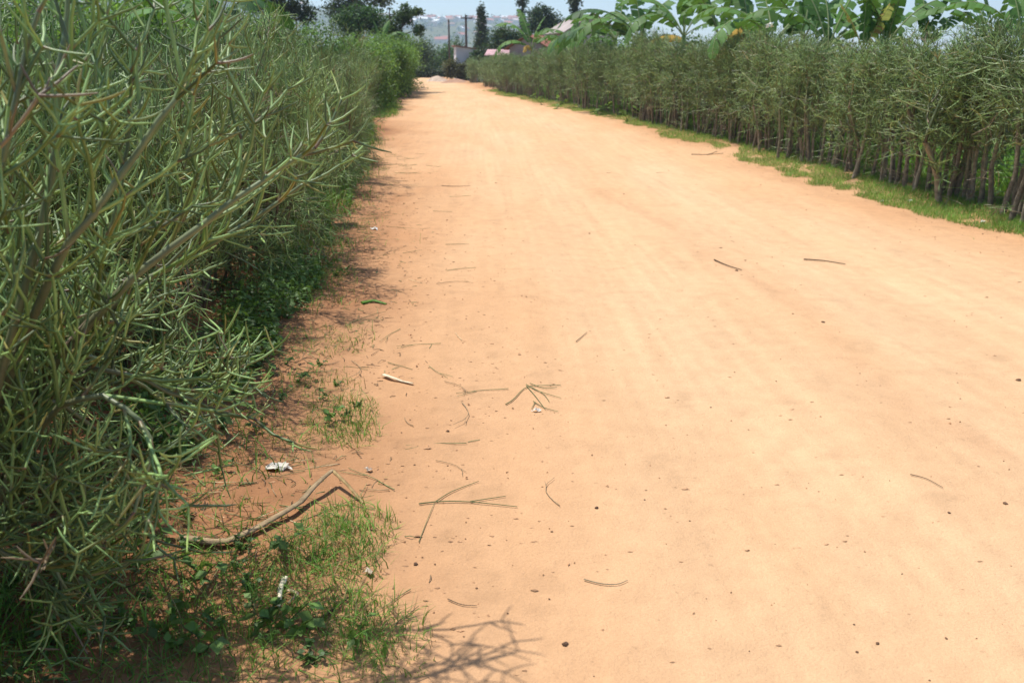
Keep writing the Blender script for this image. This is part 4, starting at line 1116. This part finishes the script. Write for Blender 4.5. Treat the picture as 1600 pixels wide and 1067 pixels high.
for q in range(150):
    az = (gh.uniform(600, 900) - 800) / F if q < 125 else (gh.uniform(330, 520) - 800) / F
    r = gh.uniform(1150, 1690) if q < 125 else gh.uniform(1350, 1680)
    if gh.random() < .5 and q < 125: r = gh.normal(1540, 70)
    x, y = r * math.sin(az), r * math.cos(az); k = int(gh.choice(4, p=[.34, .3, .16, .2]))
    if fp[k] is None: o = fp[k] = mesh_obj('far_house', *far_house(*FK[k][1:3])[:2], M_WALL, None, far_house(*FK[k][1:3])[2], False)
    else: o = fp[k].copy(); COL.objects.link(o)
    tag(o, FK[k][3], 'house', 'houses of the far hillside town'); place(o, x, y, gh.uniform(0, 6.28), gh.uniform(.7, 1.5))
n = 5200
az = gh.uniform(-.75, .75, n); r = 250 + 1450 * gh.random(n) ** .8
x, y = r * np.sin(az), r * np.cos(az)
keep = fbm(x / 120, y / 120, 3, 5) > .42
x, y = x[keep], y[keep]; n = len(x); z = H(x, y); s = gh.uniform(2.5, 6, n)
ct = green(n, gh, (.045, .08, .035), .35)
P = np.repeat(np.stack([x, y, z + s * .6], -1), 14, 0) + gh.normal(0, 1, (n * 14, 3)) * np.repeat(s, 14)[:, None] * np.array([.42, .42, .38])
V, Fc, C = leaf_quads(P, np.repeat(s, 14) * gh.uniform(.4, .9, n * 14), np.repeat(ct, 14, 0), gh, .2, .8)
tag(mesh_obj('hillside_trees', V, Fc, M_LEAF, None, C, smooth=False), kind='stuff', label='distant woods covering the valley and far hillside')

# ------------------------------------------------------------------ haze
V, Fc = box_vf(-2450, -2450, -70, 2450, 2450, 165)
hm, nt, out = new_mat('haze_air')
pv = N(nt, 'ShaderNodeVolumePrincipled', Density=.00044, Anisotropy=.2); pv.inputs['Color'].default_value = (.66, .83, 1.0, 1)
nt.links.new(pv.outputs[0], out.inputs['Volume'])
tag(mesh_obj('haze', V, Fc, hm, None, None, False), kind='stuff', label='pale haze in the air over the valley')

# ------------------------------------------------------------------ light, sky, camera
SUN_EL, SUN_AZ = R(71), math.atan2(-.88, .48)          # azimuth measured from +Y towards +X
sd = np.array([math.sin(SUN_AZ) * math.cos(SUN_EL), math.cos(SUN_AZ) * math.cos(SUN_EL), math.sin(SUN_EL)])
sl = bpy.data.lights.new('sun', 'SUN'); sl.energy = 4.6; sl.angle = R(.6); sl.color = (1, .96, .9)
so = bpy.data.objects.new('sun', sl); COL.objects.link(so)
so.rotation_euler = Vector(-sd).to_track_quat('-Z', 'Y').to_euler()
w = bpy.data.worlds.new('World'); sc.world = w; w.use_nodes = True
nt = w.node_tree; bg = nt.nodes['Background']
sk = nt.nodes.new('ShaderNodeTexSky'); sk.sky_type = 'NISHITA'; sk.sun_disc = False
sk.sun_elevation = SUN_EL; sk.sun_rotation = SUN_AZ; sk.altitude = 1500; sk.air_density = 1.0; sk.dust_density = 2.5; sk.ozone_density = 1.0
nt.links.new(sk.outputs[0], bg.inputs[0]); bg.inputs[1].default_value = .15

cam = bpy.data.cameras.new('camera'); co = bpy.data.objects.new('camera', cam); COL.objects.link(co)
cam.sensor_width = 36; cam.lens = 36 * F / 1600; cam.clip_start = .05; cam.clip_end = 9000
co.location = (0, 0, EYE); co.rotation_euler = (math.pi / 2 - PITCH, 0, 0)
cam.dof.use_dof = True; cam.dof.focus_distance = 3.4; cam.dof.aperture_fstop = 4.5
sc.camera = co
sc.view_settings.view_transform = 'Standard'; sc.view_settings.look = 'None'; sc.view_settings.exposure = .28; sc.view_settings.gamma = 1
sc.render.engine = 'CYCLES'
cy = sc.cycles; cy.max_bounces = 6; cy.diffuse_bounces = 2; cy.glossy_bounces = 2; cy.transmission_bounces = 4; cy.volume_bounces = 1; cy.transparent_max_bounces = 8
cy.use_denoising = True; cy.sample_clamp_indirect = 6
try: cy.denoiser = 'OPENIMAGEDENOISE'
except Exception: pass
